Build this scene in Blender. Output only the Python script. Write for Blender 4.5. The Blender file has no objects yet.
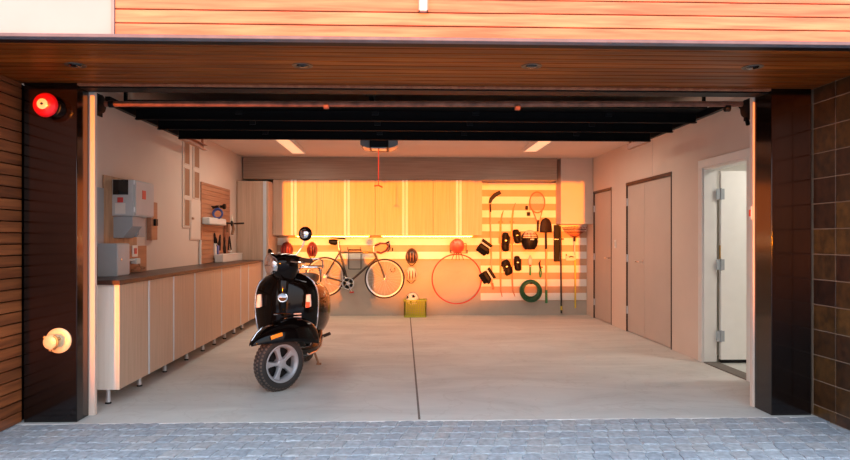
import bpy, bmesh, math, random
from mathutils import Vector, Matrix
random.seed(7)
C = bpy.context.scene.collection
PI = math.pi
D2R = PI/180

# ------------------------------------------------------------------ camera model (850x460), used to measure real positions on real planes
F, CX, HY, H, YAW = 640.0, 425.0, 239.5, 1.28, math.radians(1.95)
_s, _c = math.sin(YAW), math.cos(YAW)
def ray(x, y):
    dx = (x-CX)/F
    return Vector((_c*dx+_s, _c-_s*dx, -(y-HY)/F))
def atY(x, y, Y):
    r = ray(x, y); return Vector((0, 0, H)) + r*(Y/r.y)
def atX(x, y, X):
    r = ray(x, y); return Vector((0, 0, H)) + r*(X/r.x)
def atZ(x, y, Z):
    r = ray(x, y); return Vector((0, 0, H)) + r*((Z-H)/r.z)

# ------------------------------------------------------------------ materials
MATS = {}
def _new(name):
    m = bpy.data.materials.new(name); m.use_nodes = True
    nt = m.node_tree; b = nt.nodes['Principled BSDF']
    MATS[name] = m
    return m, nt, b
def plain(name, col, rough=.5, metal=0, coat=0, var=.06, scale=8, bump=0, bscale=60, emis=None, es=0, spec=.5):
    m, nt, b = _new(name)
    b.inputs['Roughness'].default_value = rough
    b.inputs['Metallic'].default_value = metal
    b.inputs['Coat Weight'].default_value = coat
    b.inputs['Coat Roughness'].default_value = .06
    b.inputs['Specular IOR Level'].default_value = spec
    tc = nt.nodes.new('ShaderNodeTexCoord')
    if var:
        n = nt.nodes.new('ShaderNodeTexNoise'); n.inputs['Scale'].default_value = scale; n.inputs['Detail'].default_value = 5
        nt.links.new(tc.outputs['Object'], n.inputs['Vector'])
        r = nt.nodes.new('ShaderNodeValToRGB')
        r.color_ramp.elements[0].position = .3; r.color_ramp.elements[1].position = .7
        r.color_ramp.elements[0].color = (*[c*(1-var) for c in col], 1)
        r.color_ramp.elements[1].color = (*[min(1, c*(1+var)) for c in col], 1)
        nt.links.new(n.outputs['Fac'], r.inputs['Fac']); nt.links.new(r.outputs['Color'], b.inputs['Base Color'])
    else:
        b.inputs['Base Color'].default_value = (*col, 1)
    if bump:
        n2 = nt.nodes.new('ShaderNodeTexNoise'); n2.inputs['Scale'].default_value = bscale; n2.inputs['Detail'].default_value = 4
        nt.links.new(tc.outputs['Object'], n2.inputs['Vector'])
        bp = nt.nodes.new('ShaderNodeBump'); bp.inputs['Strength'].default_value = bump; bp.inputs['Distance'].default_value = .01
        nt.links.new(n2.outputs['Fac'], bp.inputs['Height']); nt.links.new(bp.outputs['Normal'], b.inputs['Normal'])
    if emis:
        b.inputs['Emission Color'].default_value = (*emis, 1); b.inputs['Emission Strength'].default_value = es
    return m
def wood(name, c1, c2, grain='Z', freq=60, rough=.45, coat=0, spec=.5, stretch=.03, bump=.05, plank=None, pvar=.18):
    """long-grain wood; grain axis X/Y/Z; optional plank=(axis, pitch) gives each board its own tone"""
    m, nt, b = _new(name)
    b.inputs['Roughness'].default_value = rough; b.inputs['Coat Weight'].default_value = coat; b.inputs['Coat Roughness'].default_value = .15; b.inputs['Specular IOR Level'].default_value = spec
    tc = nt.nodes.new('ShaderNodeTexCoord')
    mp = nt.nodes.new('ShaderNodeMapping')
    sc = {'X': (stretch, 1, 1), 'Y': (1, stretch, 1), 'Z': (1, 1, stretch)}[grain]
    mp.inputs['Scale'].default_value = sc
    src = tc.outputs['Object']
    if plank:
        sep = nt.nodes.new('ShaderNodeSeparateXYZ'); nt.links.new(src, sep.inputs[0])
        dv = nt.nodes.new('ShaderNodeMath'); dv.operation = 'DIVIDE'; dv.inputs[1].default_value = plank[1]
        nt.links.new(sep.outputs[plank[0]], dv.inputs[0])
        fl = nt.nodes.new('ShaderNodeMath'); fl.operation = 'FLOOR'; nt.links.new(dv.outputs[0], fl.inputs[0])
        wn = nt.nodes.new('ShaderNodeTexWhiteNoise'); wn.noise_dimensions = '1D'; nt.links.new(fl.outputs[0], wn.inputs['W'])
        va = nt.nodes.new('ShaderNodeVectorMath'); va.operation = 'MULTIPLY_ADD'
        nt.links.new(wn.outputs['Color'], va.inputs[0]); va.inputs[1].default_value = (9, 9, 9); nt.links.new(src, va.inputs[2])
        src = va.outputs[0]
    nt.links.new(src, mp.inputs['Vector'])
    n = nt.nodes.new('ShaderNodeTexNoise'); n.inputs['Scale'].default_value = freq; n.inputs['Detail'].default_value = 6; n.inputs['Distortion'].default_value = .4
    nt.links.new(mp.outputs[0], n.inputs['Vector'])
    r = nt.nodes.new('ShaderNodeValToRGB')
    r.color_ramp.elements[0].position = .34; r.color_ramp.elements[1].position = .66
    r.color_ramp.elements[0].color = (*c1, 1); r.color_ramp.elements[1].color = (*c2, 1)
    nt.links.new(n.outputs['Fac'], r.inputs['Fac'])
    out = r.outputs['Color']
    if plank:
        hs = nt.nodes.new('ShaderNodeHueSaturation')
        ma = nt.nodes.new('ShaderNodeMapRange'); ma.inputs['To Min'].default_value = 1-pvar; ma.inputs['To Max'].default_value = 1+pvar
        nt.links.new(wn.outputs['Value'], ma.inputs['Value']); nt.links.new(ma.outputs[0], hs.inputs['Value'])
        nt.links.new(out, hs.inputs['Color']); out = hs.outputs['Color']
    nt.links.new(out, b.inputs['Base Color'])
    bp = nt.nodes.new('ShaderNodeBump'); bp.inputs['Strength'].default_value = bump; bp.inputs['Distance'].default_value = .004
    nt.links.new(n.outputs['Fac'], bp.inputs['Height']); nt.links.new(bp.outputs['Normal'], b.inputs['Normal'])
    return m
def glass(name, col=(1, 1, 1), rough=.02):
    m, nt, b = _new(name)
    b.inputs['Base Color'].default_value = (*col, 1); b.inputs['Transmission Weight'].default_value = .9
    b.inputs['Roughness'].default_value = rough; b.inputs['IOR'].default_value = 1.45
    return m

def concrete(name, col, col2, stain):
    m, nt, b = _new(name)
    b.inputs['Roughness'].default_value = .62
    tc = nt.nodes.new('ShaderNodeTexCoord')
    mp = nt.nodes.new('ShaderNodeMapping'); mp.inputs['Scale'].default_value = (.5, 1.3, 1)
    nt.links.new(tc.outputs['Object'], mp.inputs['Vector'])
    n = nt.nodes.new('ShaderNodeTexNoise'); n.inputs['Scale'].default_value = 1.6; n.inputs['Detail'].default_value = 9; n.inputs['Roughness'].default_value = .62; n.inputs['Distortion'].default_value = .8
    nt.links.new(mp.outputs[0], n.inputs['Vector'])
    r = nt.nodes.new('ShaderNodeValToRGB'); r.color_ramp.elements[0].position = .33; r.color_ramp.elements[1].position = .68
    r.color_ramp.elements[0].color = (*col2, 1); r.color_ramp.elements[1].color = (*col, 1)
    nt.links.new(n.outputs['Fac'], r.inputs['Fac'])
    # hairline darker wear marks
    v = nt.nodes.new('ShaderNodeTexNoise'); v.inputs['Scale'].default_value = 1.1; v.inputs['Detail'].default_value = 7; v.inputs['Distortion'].default_value = 2.2
    nt.links.new(tc.outputs['Object'], v.inputs['Vector'])
    r2 = nt.nodes.new('ShaderNodeValToRGB'); e = r2.color_ramp.elements
    e[0].position = .485; e[0].color = (0, 0, 0, 1); e[1].position = .5; e[1].color = (1, 1, 1, 1)
    x = e.new(.515); x.color = (0, 0, 0, 1)
    nt.links.new(v.outputs['Fac'], r2.inputs['Fac'])
    mul = nt.nodes.new('ShaderNodeMath'); mul.operation = 'MULTIPLY'; mul.inputs[1].default_value = .15; nt.links.new(r2.outputs['Color'], mul.inputs[0])
    mx = nt.nodes.new('ShaderNodeMixRGB'); mx.inputs['Color2'].default_value = (*stain, 1)
    nt.links.new(mul.outputs[0], mx.inputs['Fac']); nt.links.new(r.outputs['Color'], mx.inputs['Color1'])
    nt.links.new(mx.outputs[0], b.inputs['Base Color'])
    n3 = nt.nodes.new('ShaderNodeTexNoise'); n3.inputs['Scale'].default_value = 90; n3.inputs['Detail'].default_value = 4
    nt.links.new(tc.outputs['Object'], n3.inputs['Vector'])
    bp = nt.nodes.new('ShaderNodeBump'); bp.inputs['Strength'].default_value = .12; bp.inputs['Distance'].default_value = .004
    nt.links.new(n3.outputs['Fac'], bp.inputs['Height']); nt.links.new(bp.outputs['Normal'], b.inputs['Normal'])
    return m

def per_face(name, cols, scale, rough=.7, coat=0, ncol=.25, bump=.2):
    """blocks (pavers, tiles): tone chosen per island from a white noise of the block position, plus fine mottling"""
    m, nt, b = _new(name)
    b.inputs['Roughness'].default_value = rough; b.inputs['Coat Weight'].default_value = coat; b.inputs['Coat Roughness'].default_value = .2
    ge = nt.nodes.new('ShaderNodeNewGeometry')
    tc = nt.nodes.new('ShaderNodeTexCoord')
    r = nt.nodes.new('ShaderNodeValToRGB'); el = r.color_ramp.elements
    el[0].color = (*cols[0], 1); el[1].color = (*cols[-1], 1)
    for i, c in enumerate(cols[1:-1]):
        e = el.new((i+1)/(len(cols)-1)); e.color = (*c, 1)
    nt.links.new(ge.outputs['Random Per Island'], r.inputs['Fac'])
    n = nt.nodes.new('ShaderNodeTexNoise'); n.inputs['Scale'].default_value = scale; n.inputs['Detail'].default_value = 6
    nt.links.new(tc.outputs['Object'], n.inputs['Vector'])
    hs = nt.nodes.new('ShaderNodeHueSaturation')
    ma = nt.nodes.new('ShaderNodeMapRange'); ma.inputs['From Min'].default_value = .3; ma.inputs['From Max'].default_value = .7
    ma.inputs['To Min'].default_value = 1-ncol; ma.inputs['To Max'].default_value = 1+ncol
    nt.links.new(n.outputs['Fac'], ma.inputs['Value']); nt.links.new(ma.outputs[0], hs.inputs['Value'])
    nt.links.new(r.outputs['Color'], hs.inputs['Color']); nt.links.new(hs.outputs['Color'], b.inputs['Base Color'])
    bp = nt.nodes.new('ShaderNodeBump'); bp.inputs['Strength'].default_value = bump; bp.inputs['Distance'].default_value = .006
    nt.links.new(n.outputs['Fac'], bp.inputs['Height']); nt.links.new(bp.outputs['Normal'], b.inputs['Normal'])
    return m

CAB1, CAB2 = (.53, .355, .245), (.63, .435, .31)
wood('cab_wood', CAB1, CAB2, 'Z', 55, .42)
wood('box_wood', (.36, .24, .17), (.46, .32, .23), 'X', 55, .45)
wood('end_wood', (.84, .76, .66), (.92, .85, .76), 'Z', 40, .4)
wood('edge_wood', (.78, .66, .50), (.86, .74, .58), 'Z', 40, .4)
wood('worktop', (.045, .022, .015), (.08, .038, .026), 'Y', 40, .35, spec=.35)
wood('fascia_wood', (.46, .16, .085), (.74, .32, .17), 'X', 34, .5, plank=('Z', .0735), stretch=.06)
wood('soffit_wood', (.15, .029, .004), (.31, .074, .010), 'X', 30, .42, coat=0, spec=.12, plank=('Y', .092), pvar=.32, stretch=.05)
wood('slat_wood', (.16, .045, .014), (.34, .11, .034), 'Y', 30, .45, coat=.2, plank=('Z', .078), stretch=.05)
wood('plywood', (.40, .22, .12), (.58, .35, .20), 'Z', 18, .6, stretch=.2)
wood('red_board', (.38, .165, .085), (.50, .235, .13), 'Y', 25, .5)
wood('red_wood_lit_rail', (.30, .09, .04), (.46, .17, .08), 'Y', 25, .4)  # red brown wood; also carries the reddish light painted on the track ends
wood('tool_wood', (.55, .30, .12), (.72, .44, .2), 'Z', 30, .5)
plain('wall_paint', (.72, .58, .485), .75, var=.03, scale=2, bump=.06, bscale=180)
plain('ceiling_paint', (.74, .62, .54), .8, var=.03, scale=2)
plain('door_paint', (.55, .46, .40), .6, var=.03, scale=3)
plain('door_white', (.86, .84, .79), .4, var=.02)
plain('casing_white', (.74, .72, .67), .45, var=.02)
plain('frame_bronze', (.06, .03, .02), .4, metal=.4, var=.1)
plain('stripe_white', (.86, .84, .79), .5, var=.02)
plain('stripe_tan', (.58, .37, .24), .55, var=.05)
concrete('slab', (.69, .69, .65), (.53, .53, .50), (.30, .24, .19))
concrete('plinth', (.50, .45, .385), (.42, .385, .33), (.36, .31, .26))
plain('seam_dark', (.16, .14, .12), .8)
plain('sill_light', (.72, .70, .67), .6, var=.08, scale=20)
plain('joint_sand', (.56, .57, .58), .9, var=.15, scale=60)
per_face('pavers', [(.33, .365, .41), (.38, .41, .45), (.42, .42, .43), (.36, .39, .43), (.45, .48, .51)], 26, .72)
per_face('brown_tile', [(.026, .009, .004), (.06, .024, .007), (.10, .045, .011), (.04, .013, .006), (.075, .036, .012)], 17, .35, coat=.2, ncol=.5, bump=.25)
plain('grout', (.30, .22, .16), .8)
plain('black_steel', (.0055, .0028, .0022), .13, coat=.2, var=.3, scale=3, spec=.45)
plain('black_paint', (.006, .005, .005), .5, var=.2, spec=.15)
plain('door_underside', (.005, .004, .004), .6, var=.2, spec=.12)
plain('black_gloss', (.0015, .0015, .0018), .09, coat=0, var=0, spec=.24)
plain('black_plastic', (.007, .006, .006), .45, spec=.25, var=.1)
plain('rubber', (.022, .019, .018), .75, var=.15, bump=.2)
plain('tread', (.05, .038, .032), .8, var=.2)
plain('tan_mud', (.11, .08, .065), .85, var=.3)
plain('chrome', (.85, .85, .86), .08, metal=1, var=0)
plain('alloy', (.40, .40, .42), .42, metal=.4, var=.03)
plain('brushed', (.68, .69, .71), .32, metal=.7, var=.04)
plain('handle_strip', (.66, .71, .76), .35, metal=.25, var=.02)
plain('copper_tube', (.26, .10, .06), .5, metal=.2, var=.45, scale=14)
plain('flashing', (.13, .14, .17), .5, metal=.1, var=.15, scale=12)
plain('panel_white', (.42, .43, .46), .5, var=.03, scale=4)
plain('facade_trim', (.30, .28, .29), .5, var=.1)
plain('bell_red', (.50, .008, .02), .35, coat=.2, var=.03, spec=.4)
plain('cream', (.85, .80, .62), .35, var=.02)
plain('brass', (.78, .66, .42), .4, metal=.25, var=.1, scale=30)
plain('brass_dark', (.55, .34, .13), .3, metal=.9, var=.2, scale=30)
plain('box_grey', (.36, .39, .41), .5, var=.04)
plain('box_grey_light', (.52, .53, .53), .5, var=.03)
plain('label_white', (.76, .70, .64), .6, var=.04)
plain('label_red', (.62, .06, .05), .5, var=.05)
plain('meter_window', (.006, .006, .007), .12, coat=.4, var=0)
plain('white_plastic', (.80, .78, .74), .4, var=.02)
plain('tray_white', (.70, .69, .65), .5, var=.03)
plain('slot_brown', (.34, .17, .09), .7, var=.08)
plain('blue_plastic', (.05, .10, .36), .4, var=.1)
plain('red_plastic', (.58, .05, .035), .35, coat=.3, var=.05)
plain('red_helmet', (.20, .018, .016), .4, coat=.1, var=.3, scale=40)
plain('dark_helmet', (.03, .009, .008), .3, coat=.4, var=.2)
plain('pink_helmet', (.80, .62, .50), .35, coat=.2, var=.1)
plain('foam_black', (.02, .018, .017), .8, var=.1)
plain('ball_red', (.72, .08, .06), .5, var=.05, bump=.15, bscale=300)
plain('ball_white', (.86, .84, .80), .4, var=.02)
plain('crate_yellow', (.50, .58, .06), .45, var=.06)
plain('hoop_red', (.60, .07, .05), .35, var=.05)
plain('hose_green', (.012, .10, .045), .4, var=.15)
plain('grip_green', (.03, .24, .08), .5, var=.1)
plain('leather_black', (.006, .004, .004), .5, spec=.2, var=.3, scale=30, bump=.3)
plain('strap_white', (.80, .74, .68), .6, var=.04)
plain('stick_red', (.55, .20, .10), .4, var=.25, scale=25)
plain('stick_tan', (.80, .46, .30), .4, var=.1)
plain('blade_black', (.014, .006, .005), .6, var=.2)
plain('ski_pink', (.50, .20, .11), .3, var=.15, scale=20)
plain('racket_red', (.62, .20, .10), .35, var=.15)
plain('racket_string', (.55, .45, .38), .5, var=.02)
plain('racket_white', (.78, .62, .52), .4, var=.05)
plain('shovel_steel', (.022, .010, .008), .5, spec=.2, var=.3)
plain('rake_red', (.48, .14, .08), .45, var=.1)
plain('pole_yellow', (.80, .60, .06), .45, var=.05)
plain('pole_black', (.03, .025, .02), .5, var=.1)
plain('signal_orange', (.90, .32, .02), .3, coat=.4, var=.02)
plain('signal_lens', (.62, .62, .62), .15, coat=.6, var=.05)
plain('headlight', (.70, .72, .74), .12, metal=.9, coat=.3, var=.05)
plain('bike_frame', (.05, .03, .02), .35, metal=0, coat=.2, var=.1)
plain('bar_tape', (.15, .025, .022), .6, var=.2)
plain('rim_silver', (.72, .68, .64), .3, metal=.6, var=.02)
plain('asphalt', (.12, .12, .125), .9, var=.15, scale=5)
plain('sun_blocker', (.035, .06, .02), .9, var=.5, scale=9, bump=.8, bscale=30)
plain('lamp_trim', (.10, .07, .05), .4, metal=.5, var=.05)
plain('smoke_lens', (.30, .29, .28), .2, var=.05)
plain('troffer_lens', (.85, .72, .60), .4, var=0, emis=(1, .55, .28), es=.55)  # fixtures are off; the orange light on them is put in as glow
plain('led_strip', (.9, .85, .75), .4, var=0, emis=(1, .72, .40), es=14)
plain('hall_lamp_lens', (.9, .9, .85), .4, var=0, emis=(1, .93, .80), es=2.5)
M = MATS

# ------------------------------------------------------------------ mesh builder
class MB:
    def __init__(s, origin=(0, 0, 0), M=None):
        s.bm = bmesh.new(); s.M = M or Matrix(); s.o = Vector(origin)
    def _v(s, p): return s.bm.verts.new(s.M @ Vector(p))
    def _f(s, vs):
        try: return s.bm.faces.new(vs)
        except ValueError: return None
    def box(s, a, b, R=None):
        """axis box from corner a to corner b, optional matrix R applied about its centre"""
        a, b = Vector(a), Vector(b); c = (a+b)/2; h = (b-a)/2
        vs = []
        for x in (-1, 1):
            for y in (-1, 1):
                for z in (-1, 1):
                    p = Vector((x*h.x, y*h.y, z*h.z))
                    if R is not None: p = R @ p
                    vs.append(s._v(c+p))
        for f in ((0, 1, 3, 2), (4, 6, 7, 5), (0, 4, 5, 1), (2, 3, 7, 6), (0, 2, 6, 4), (1, 5, 7, 3)):
            s._f([vs[i] for i in f])
        return s
    def cbox(s, c, size, R=None):
        c = Vector(c); h = Vector(size)/2
        return s.box(c-h, c+h, R)
    def tube(s, pts, r, n=10, closed=False, rs=None, flat=1):
        pts = [Vector(p) for p in pts]; m = len(pts); rings = []
        up = None
        for i, p in enumerate(pts):
            if closed: t = (pts[(i+1) % m]-pts[i-1]).normalized()
            else: t = ((pts[min(i+1, m-1)]-pts[max(i-1, 0)])).normalized()
            if up is None:
                up = Vector((0, 0, 1)) if abs(t.z) < .9 else Vector((1, 0, 0))
            a = t.cross(up).normalized(); b = a.cross(t).normalized(); up = b
            rr = rs[i] if rs else r
            rings.append([s._v(p+a*math.cos(2*PI*k/n)*rr+b*math.sin(2*PI*k/n)*rr*flat) for k in range(n)])
        for i in range(m if closed else m-1):
            A, B = rings[i], rings[(i+1) % m]
            for k in range(n): s._f([A[k], A[(k+1) % n], B[(k+1) % n], B[k]])
        if not closed:
            s._f(rings[0][::-1]); s._f(rings[-1])
        return s
    def rings(s, rings, cap=True, close=True):
        """loft through lists of points"""
        R = [[s._v(p) for p in r] for r in rings]; n = len(R[0])
        for i in range(len(R)-1):
            for k in range(n if close else n-1):
                s._f([R[i][k], R[i][(k+1) % n], R[i+1][(k+1) % n], R[i+1][k]])
        if cap: s._f(R[0][::-1]); s._f(R[-1])
        return s
    def lathe(s, prof, n=28, T=None):
        """prof = [(r, h)], axis +Z of T"""
        T = T or Matrix(); rings = []
        for r, h in prof:
            rings.append([T @ Vector((r*math.cos(2*PI*k/n), r*math.sin(2*PI*k/n), h)) for k in range(n)])
        return s.rings(rings, cap=True)
    def torus(s, c, R, r, axis='Y', n=40, m=10, T=None, arc=(0, 2*PI)):
        full = abs(arc[1]-arc[0]-2*PI) < 1e-4
        k = n if full else n+1
        pts = []
        for i in range(k):
            a = arc[0]+(arc[1]-arc[0])*i/n
            if axis == 'Y': p = Vector((math.cos(a)*R, 0, math.sin(a)*R))
            elif axis == 'X': p = Vector((0, math.cos(a)*R, math.sin(a)*R))
            else: p = Vector((math.cos(a)*R, math.sin(a)*R, 0))
            p = p+Vector(c)
            pts.append(T @ p if T else p)
        return s.tube(pts, r, m, closed=full)
    def ball(s, c, rad, n=20, m=12, R=None):
        if not hasattr(rad, '__len__'): rad = (rad,)*3
        c = Vector(c); rings = []
        for j in range(m+1):
            th = PI*(j+.02*(j == 0)-.02*(j == m))/m
            ring = []
            for k in range(n):
                p = Vector((rad[0]*math.sin(th)*math.cos(2*PI*k/n), rad[1]*math.sin(th)*math.sin(2*PI*k/n), rad[2]*math.cos(th)))
                if R is not None: p = R @ p
                ring.append(c+p)
            rings.append(ring)
        return s.rings(rings)
    def prism(s, poly, y0, y1, plane='XZ'):
        def mk(u, v, w):
            return {'XZ': (u, w, v), 'YZ': (w, u, v), 'XY': (u, v, w)}[plane]
        a = [mk(u, v, y0) for u, v in poly]; b = [mk(u, v, y1) for u, v in poly]
        return s.rings([a, b])
    def grid(s, pts):
        V = [[s._v(p) for p in row] for row in pts]
        for i in range(len(V)-1):
            for j in range(len(V[0])-1):
                s._f([V[i][j], V[i][j+1], V[i+1][j+1], V[i+1][j]])
        return s
    def build(s, name, mat, parent=None, label=None, bevel=0, smooth=True, solid=0, sub=0, angle=38, seg=2):
        bm = s.bm
        bmesh.ops.recalc_face_normals(bm, faces=bm.faces)
        if smooth:
            for f in bm.faces: f.smooth = True
        me = bpy.data.meshes.new(name)
        bm.transform(Matrix.Translation(-s.o))
        bm.to_mesh(me); bm.free()
        if smooth: me.set_sharp_from_angle(angle=angle*D2R)
        me.materials.append(mat if not isinstance(mat, str) else M[mat])
        o = bpy.data.objects.new(name, me); C.objects.link(o)
        if parent is None: o.location = s.o
        else: o.parent = parent
        if solid:
            md = o.modifiers.new('s', 'SOLIDIFY'); md.thickness = solid; md.offset = 0
        if sub:
            md = o.modifiers.new('u', 'SUBSURF'); md.levels = sub; md.render_levels = sub
        if bevel:
            md = o.modifiers.new('b', 'BEVEL'); md.width = bevel; md.segments = seg; md.limit_method = 'ANGLE'; md.angle_limit = 35*D2R
        if label: o['label'] = label
        return o
def tag(o, label, cat, group=None, kind=None):
    o['label'] = label; o['category'] = cat
    if group: o['group'] = group
    if kind: o['kind'] = kind
    return o
def struct(o, label=None, cat=None):
    o['kind'] = 'structure'
    if label: o['label'] = label
    if cat: o['category'] = cat
    return o
def thing(name, loc, label, cat, group=None, rz=0, kind=None):
    o = bpy.data.objects.new(name, None); C.objects.link(o); o.location = loc; o.rotation_euler = (0, 0, rz)
    o.empty_display_size = .1
    return tag(o, label, cat, group, kind)
def T3(loc=(0, 0, 0), rx=0, ry=0, rz=0):
    return Matrix.Translation(loc) @ Matrix.Rotation(rz, 4, 'Z') @ Matrix.Rotation(ry, 4, 'Y') @ Matrix.Rotation(rx, 4, 'X')
AXY = Matrix.Rotation(PI/2, 4, 'X')      # lathe axis -> -Y (towards the street)
AXX = Matrix.Rotation(PI/2, 4, 'Y')      # lathe axis -> +X

# ------------------------------------------------------------------ dimensions
XL, XR, YB, ZC = -2.60, 3.12, 10.80, 2.615        # garage interior
YF = 4.53                                          # threshold line
PLX0, PLX1, PRX0, PRX1 = -2.650, -2.285, 2.676, 2.972
ZS = 2.378                                         # soffit height
YFA = 3.48                                         # facade plane
OXL, OXR = -2.672, 2.985                            # side walls of the entrance recess

# ================================================================== SETTING
# garage slab
m = MB(); m.box((-2.75, YF, -.12), (3.25, YB+.2, 0)); struct(m.build('floor', 'slab'), 'stained grey concrete garage floor slab', 'floor')
# control joints of the slab
sx = .115
m = MB(); m.box((sx-.008, YF+.02, -.004), (sx+.008, YB, .0008)); struct(m.build('floor_joint', 'seam_dark'), 'dark joint running down the middle of the concrete floor', 'floor joint')
m = MB(); m.box((-2.59, 7.68, -.004), (3.1, 7.69, .0006)); struct(m.build('floor_joint', 'sill_light'), 'pale joint running across the concrete floor', 'floor joint')
m = MB(); m.box((-2.75, YF-.014, -.1), (3.0, YF+.006, .001)); struct(m.build('threshold', 'sill_light', bevel=.002), 'pale edging strip between the pavers and the concrete floor', 'threshold')

# driveway: interlocking stone pavers
m = MB(); m.box((-6, -2.5, -.2), (6, YF-.012, -.007)); 
struct(m.build('driveway_bed', 'joint_sand'), 'sandy joints beneath the driveway pavers', 'paving')
m = MB()
def paver(cx, cy, w, d, sk):
    # waisted block: long sides notch inward, ends bulge, skewed
    sh = [(-.5, -.5), (-.18, -.40), (.18, -.47), (.5, -.5), (.42, -.15), (.5, .2), (.5, .5), (.18, .58), (-.18, .52), (-.5, .5), (-.58, .15), (-.5, -.2)]
    j = [(random.uniform(-.03, .03), random.uniform(-.03, .03)) for _ in sh]
    top, mid, bot = [], [], []
    zz = random.uniform(-.003, .002)
    for (u, v), (a, b_) in zip(sh, j):
        u += a; v += b_
        top.append((cx+(u*.93+sk*v)*w, cy+v*.93*d, zz)); mid.append((cx+(u*.985+sk*v)*w, cy+v*.985*d, zz-.004)); bot.append((cx+(u+sk*v)*w, cy+v*d, -.05))
    V = [[m._v(p) for p in r] for r in (bot, mid, top)]
    n = len(sh)
    for i in range(2):
        for k in range(n): m._f([V[i][k], V[i][(k+1) % n], V[i+1][(k+1) % n], V[i+1][k]])
    m._f(V[2])
pw, pd = .104, .142
y = YF-.012-pd/2; row = 0
while y > -2.0:
    x = -3.0 - (row*.37 % 1)*pw
    while x < 3.3:
        paver(x+random.uniform(-.003, .003), y, pw-.005, pd-.010, .22)
        x += pw
    y -= pd; row += 1
struct(m.build('driveway', 'pavers', smooth=False), 'driveway of blue grey interlocking stone pavers', 'driveway')
m = MB(); m.box((-60, -90, -.3), (60, -2.5, -.02)); struct(m.build('street', 'asphalt'), 'asphalt street beyond the driveway', 'street')

# entrance recess: left slatted wall
m = MB()
z = 0; k = 0
while z < ZS-.01:
    z1 = min(z+.078, ZS)
    m.box((OXL-.03, YFA+.0, z+.003), (OXL, YF+.05, z1-.003)); z = z1
struct(m.build('wall_entrance_left', 'slat_wood', bevel=.0025, seg=1), 'red brown horizontal board wall left of the opening', 'wall')
m = MB(); m.box((OXL-.6, YFA+.02, -.05), (OXL-.028, YF+.2, ZS)); struct(m.build('wall_backing_left', 'black_paint'))
# right tiled wall
m = MB(); tw, th = .245, .182
y0 = 4.565; r = 0
yy = y0
while yy > YFA+.01:
    ya = max(yy-tw, YFA)
    z = -.10
    while z < ZS:
        z0_, z1 = max(z, 0), min(z+th, ZS)
        if z1-z0_ > .01: m.box((OXR, ya+.0035, z0_+.0035), (OXR+.02, yy-.0035, z1-.0035))
        z += th
    yy -= tw
struct(m.build('wall_entrance_right', 'brown_tile', bevel=.002, seg=1, smooth=False), 'dark brown glazed tile wall right of the opening', 'wall')
m = MB(); m.box((OXR+.006, YFA+.01, -.05), (OXR+.6, YF+.2, ZS)); struct(m.build('wall_backing_right', 'grout'))
# steel pillars
for nm, a, b_, yb, lb in (('pillar_left', PLX0, PLX1, 4.735, 'black steel pillar left of the garage opening'), ('pillar_right', PRX0, PRX1, 4.79, 'black steel pillar right of the garage opening')):
    m = MB(); m.box((a, 4.565, 0), (b_, yb, ZS)); 
    struct(m.build(nm, 'black_steel', bevel=.004), lb, 'pillar')
# plaster returns behind the pillars
m = MB(); m.box((XL-.12, 4.735, 0), (PLX1+.042, 4.772, ZC)); struct(m.build('jamb_left', 'wall_paint', bevel=.003))
m = MB(); m.box((PRX0-.012, 4.79, 0), (XR+.12, 4.835, ZC)); struct(m.build('jamb_right', 'wall_paint', bevel=.003))
# header: dark beam with a red brown lower trim
m = MB(); m.box((PLX1-.3, 4.60, 2.352), (PRX0+.3, 4.74, ZC)); struct(m.build('header_beam', 'black_paint', bevel=.003), 'dark header beam over the garage opening', 'beam')
m = MB(); m.box((PLX1-.0, 4.565, 2.362), (PRX0, 4.60, ZS)); struct(m.build('trim_1', 'red_wood_lit_rail', bevel=.003), 'red brown trim under the soffit edge', 'trim')
# soffit boards
m = MB(); yy = YFA+.02
while yy < 4.60:
    y1 = min(yy+.092, 4.62)
    m.box((OXL-.02, yy+.005, ZS), (OXR+.02, y1-.005, ZS+.018)); yy = y1
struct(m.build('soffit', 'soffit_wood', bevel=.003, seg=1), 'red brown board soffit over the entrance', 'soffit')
m = MB(); m.box((-4.6, YFA+.02, ZS+.02), (4.9, 4.735, ZS+.06)); struct(m.build('soffit_deck', 'black_paint'))
# flashing
m = MB(); m.box((-4.6, YFA-.035, 2.351), (4.9, YFA+.02, 2.370)); struct(m.build('flashing', 'flashing', bevel=.003), 'thin grey metal flashing along the bottom of the wood facade', 'flashing')
# facade boards above and beside the recess
zb = 2.369; ZL = 2.4336; PB = .0735
xw = atY(114.5, 20, YFA).x
m = MB((0, YFA, ZL)); z = ZL-PB
while z < 3.75:
    m.box((xw+.012, YFA-.022, max(z, zb)+.0028), (4.9, YFA, z+PB-.0028)); z += PB
o = m.build('wall_front', 'fascia_wood', bevel=.0025, seg=1); struct(o, 'sunlit orange horizontal wood boards above the soffit', 'wall')
m = MB(); m.box((-4.6, YFA-.018, zb), (xw-.008, YFA, 3.75)); struct(m.build('wall_front_panel', 'panel_white', bevel=.003), 'white facade panel left of the wood boards', 'wall')
m = MB(); m.box((xw-.006, YFA-.028, zb), (xw+.010, YFA, 3.75)); struct(m.build('trim_2', 'facade_trim'))
m = MB(); m.box((-4.6, YFA+.001, zb-.0), (4.9, YFA+.14, 3.75)); struct(m.build('wall_front_core', 'black_paint'))
for a, b_, w_ in ((-4.6, OXL, 0), (OXR, 4.9, 1)):
    m = MB(); z = -.02
    while z < ZS-.03:
        m.box((a, YFA-.022, z+.0028), (b_, YFA+.02, min(z+.0765, ZS-.02)-.0028)); z += .0765
    struct(m.build('wall_front_side', 'fascia_wood', bevel=.0025, seg=1))
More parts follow.
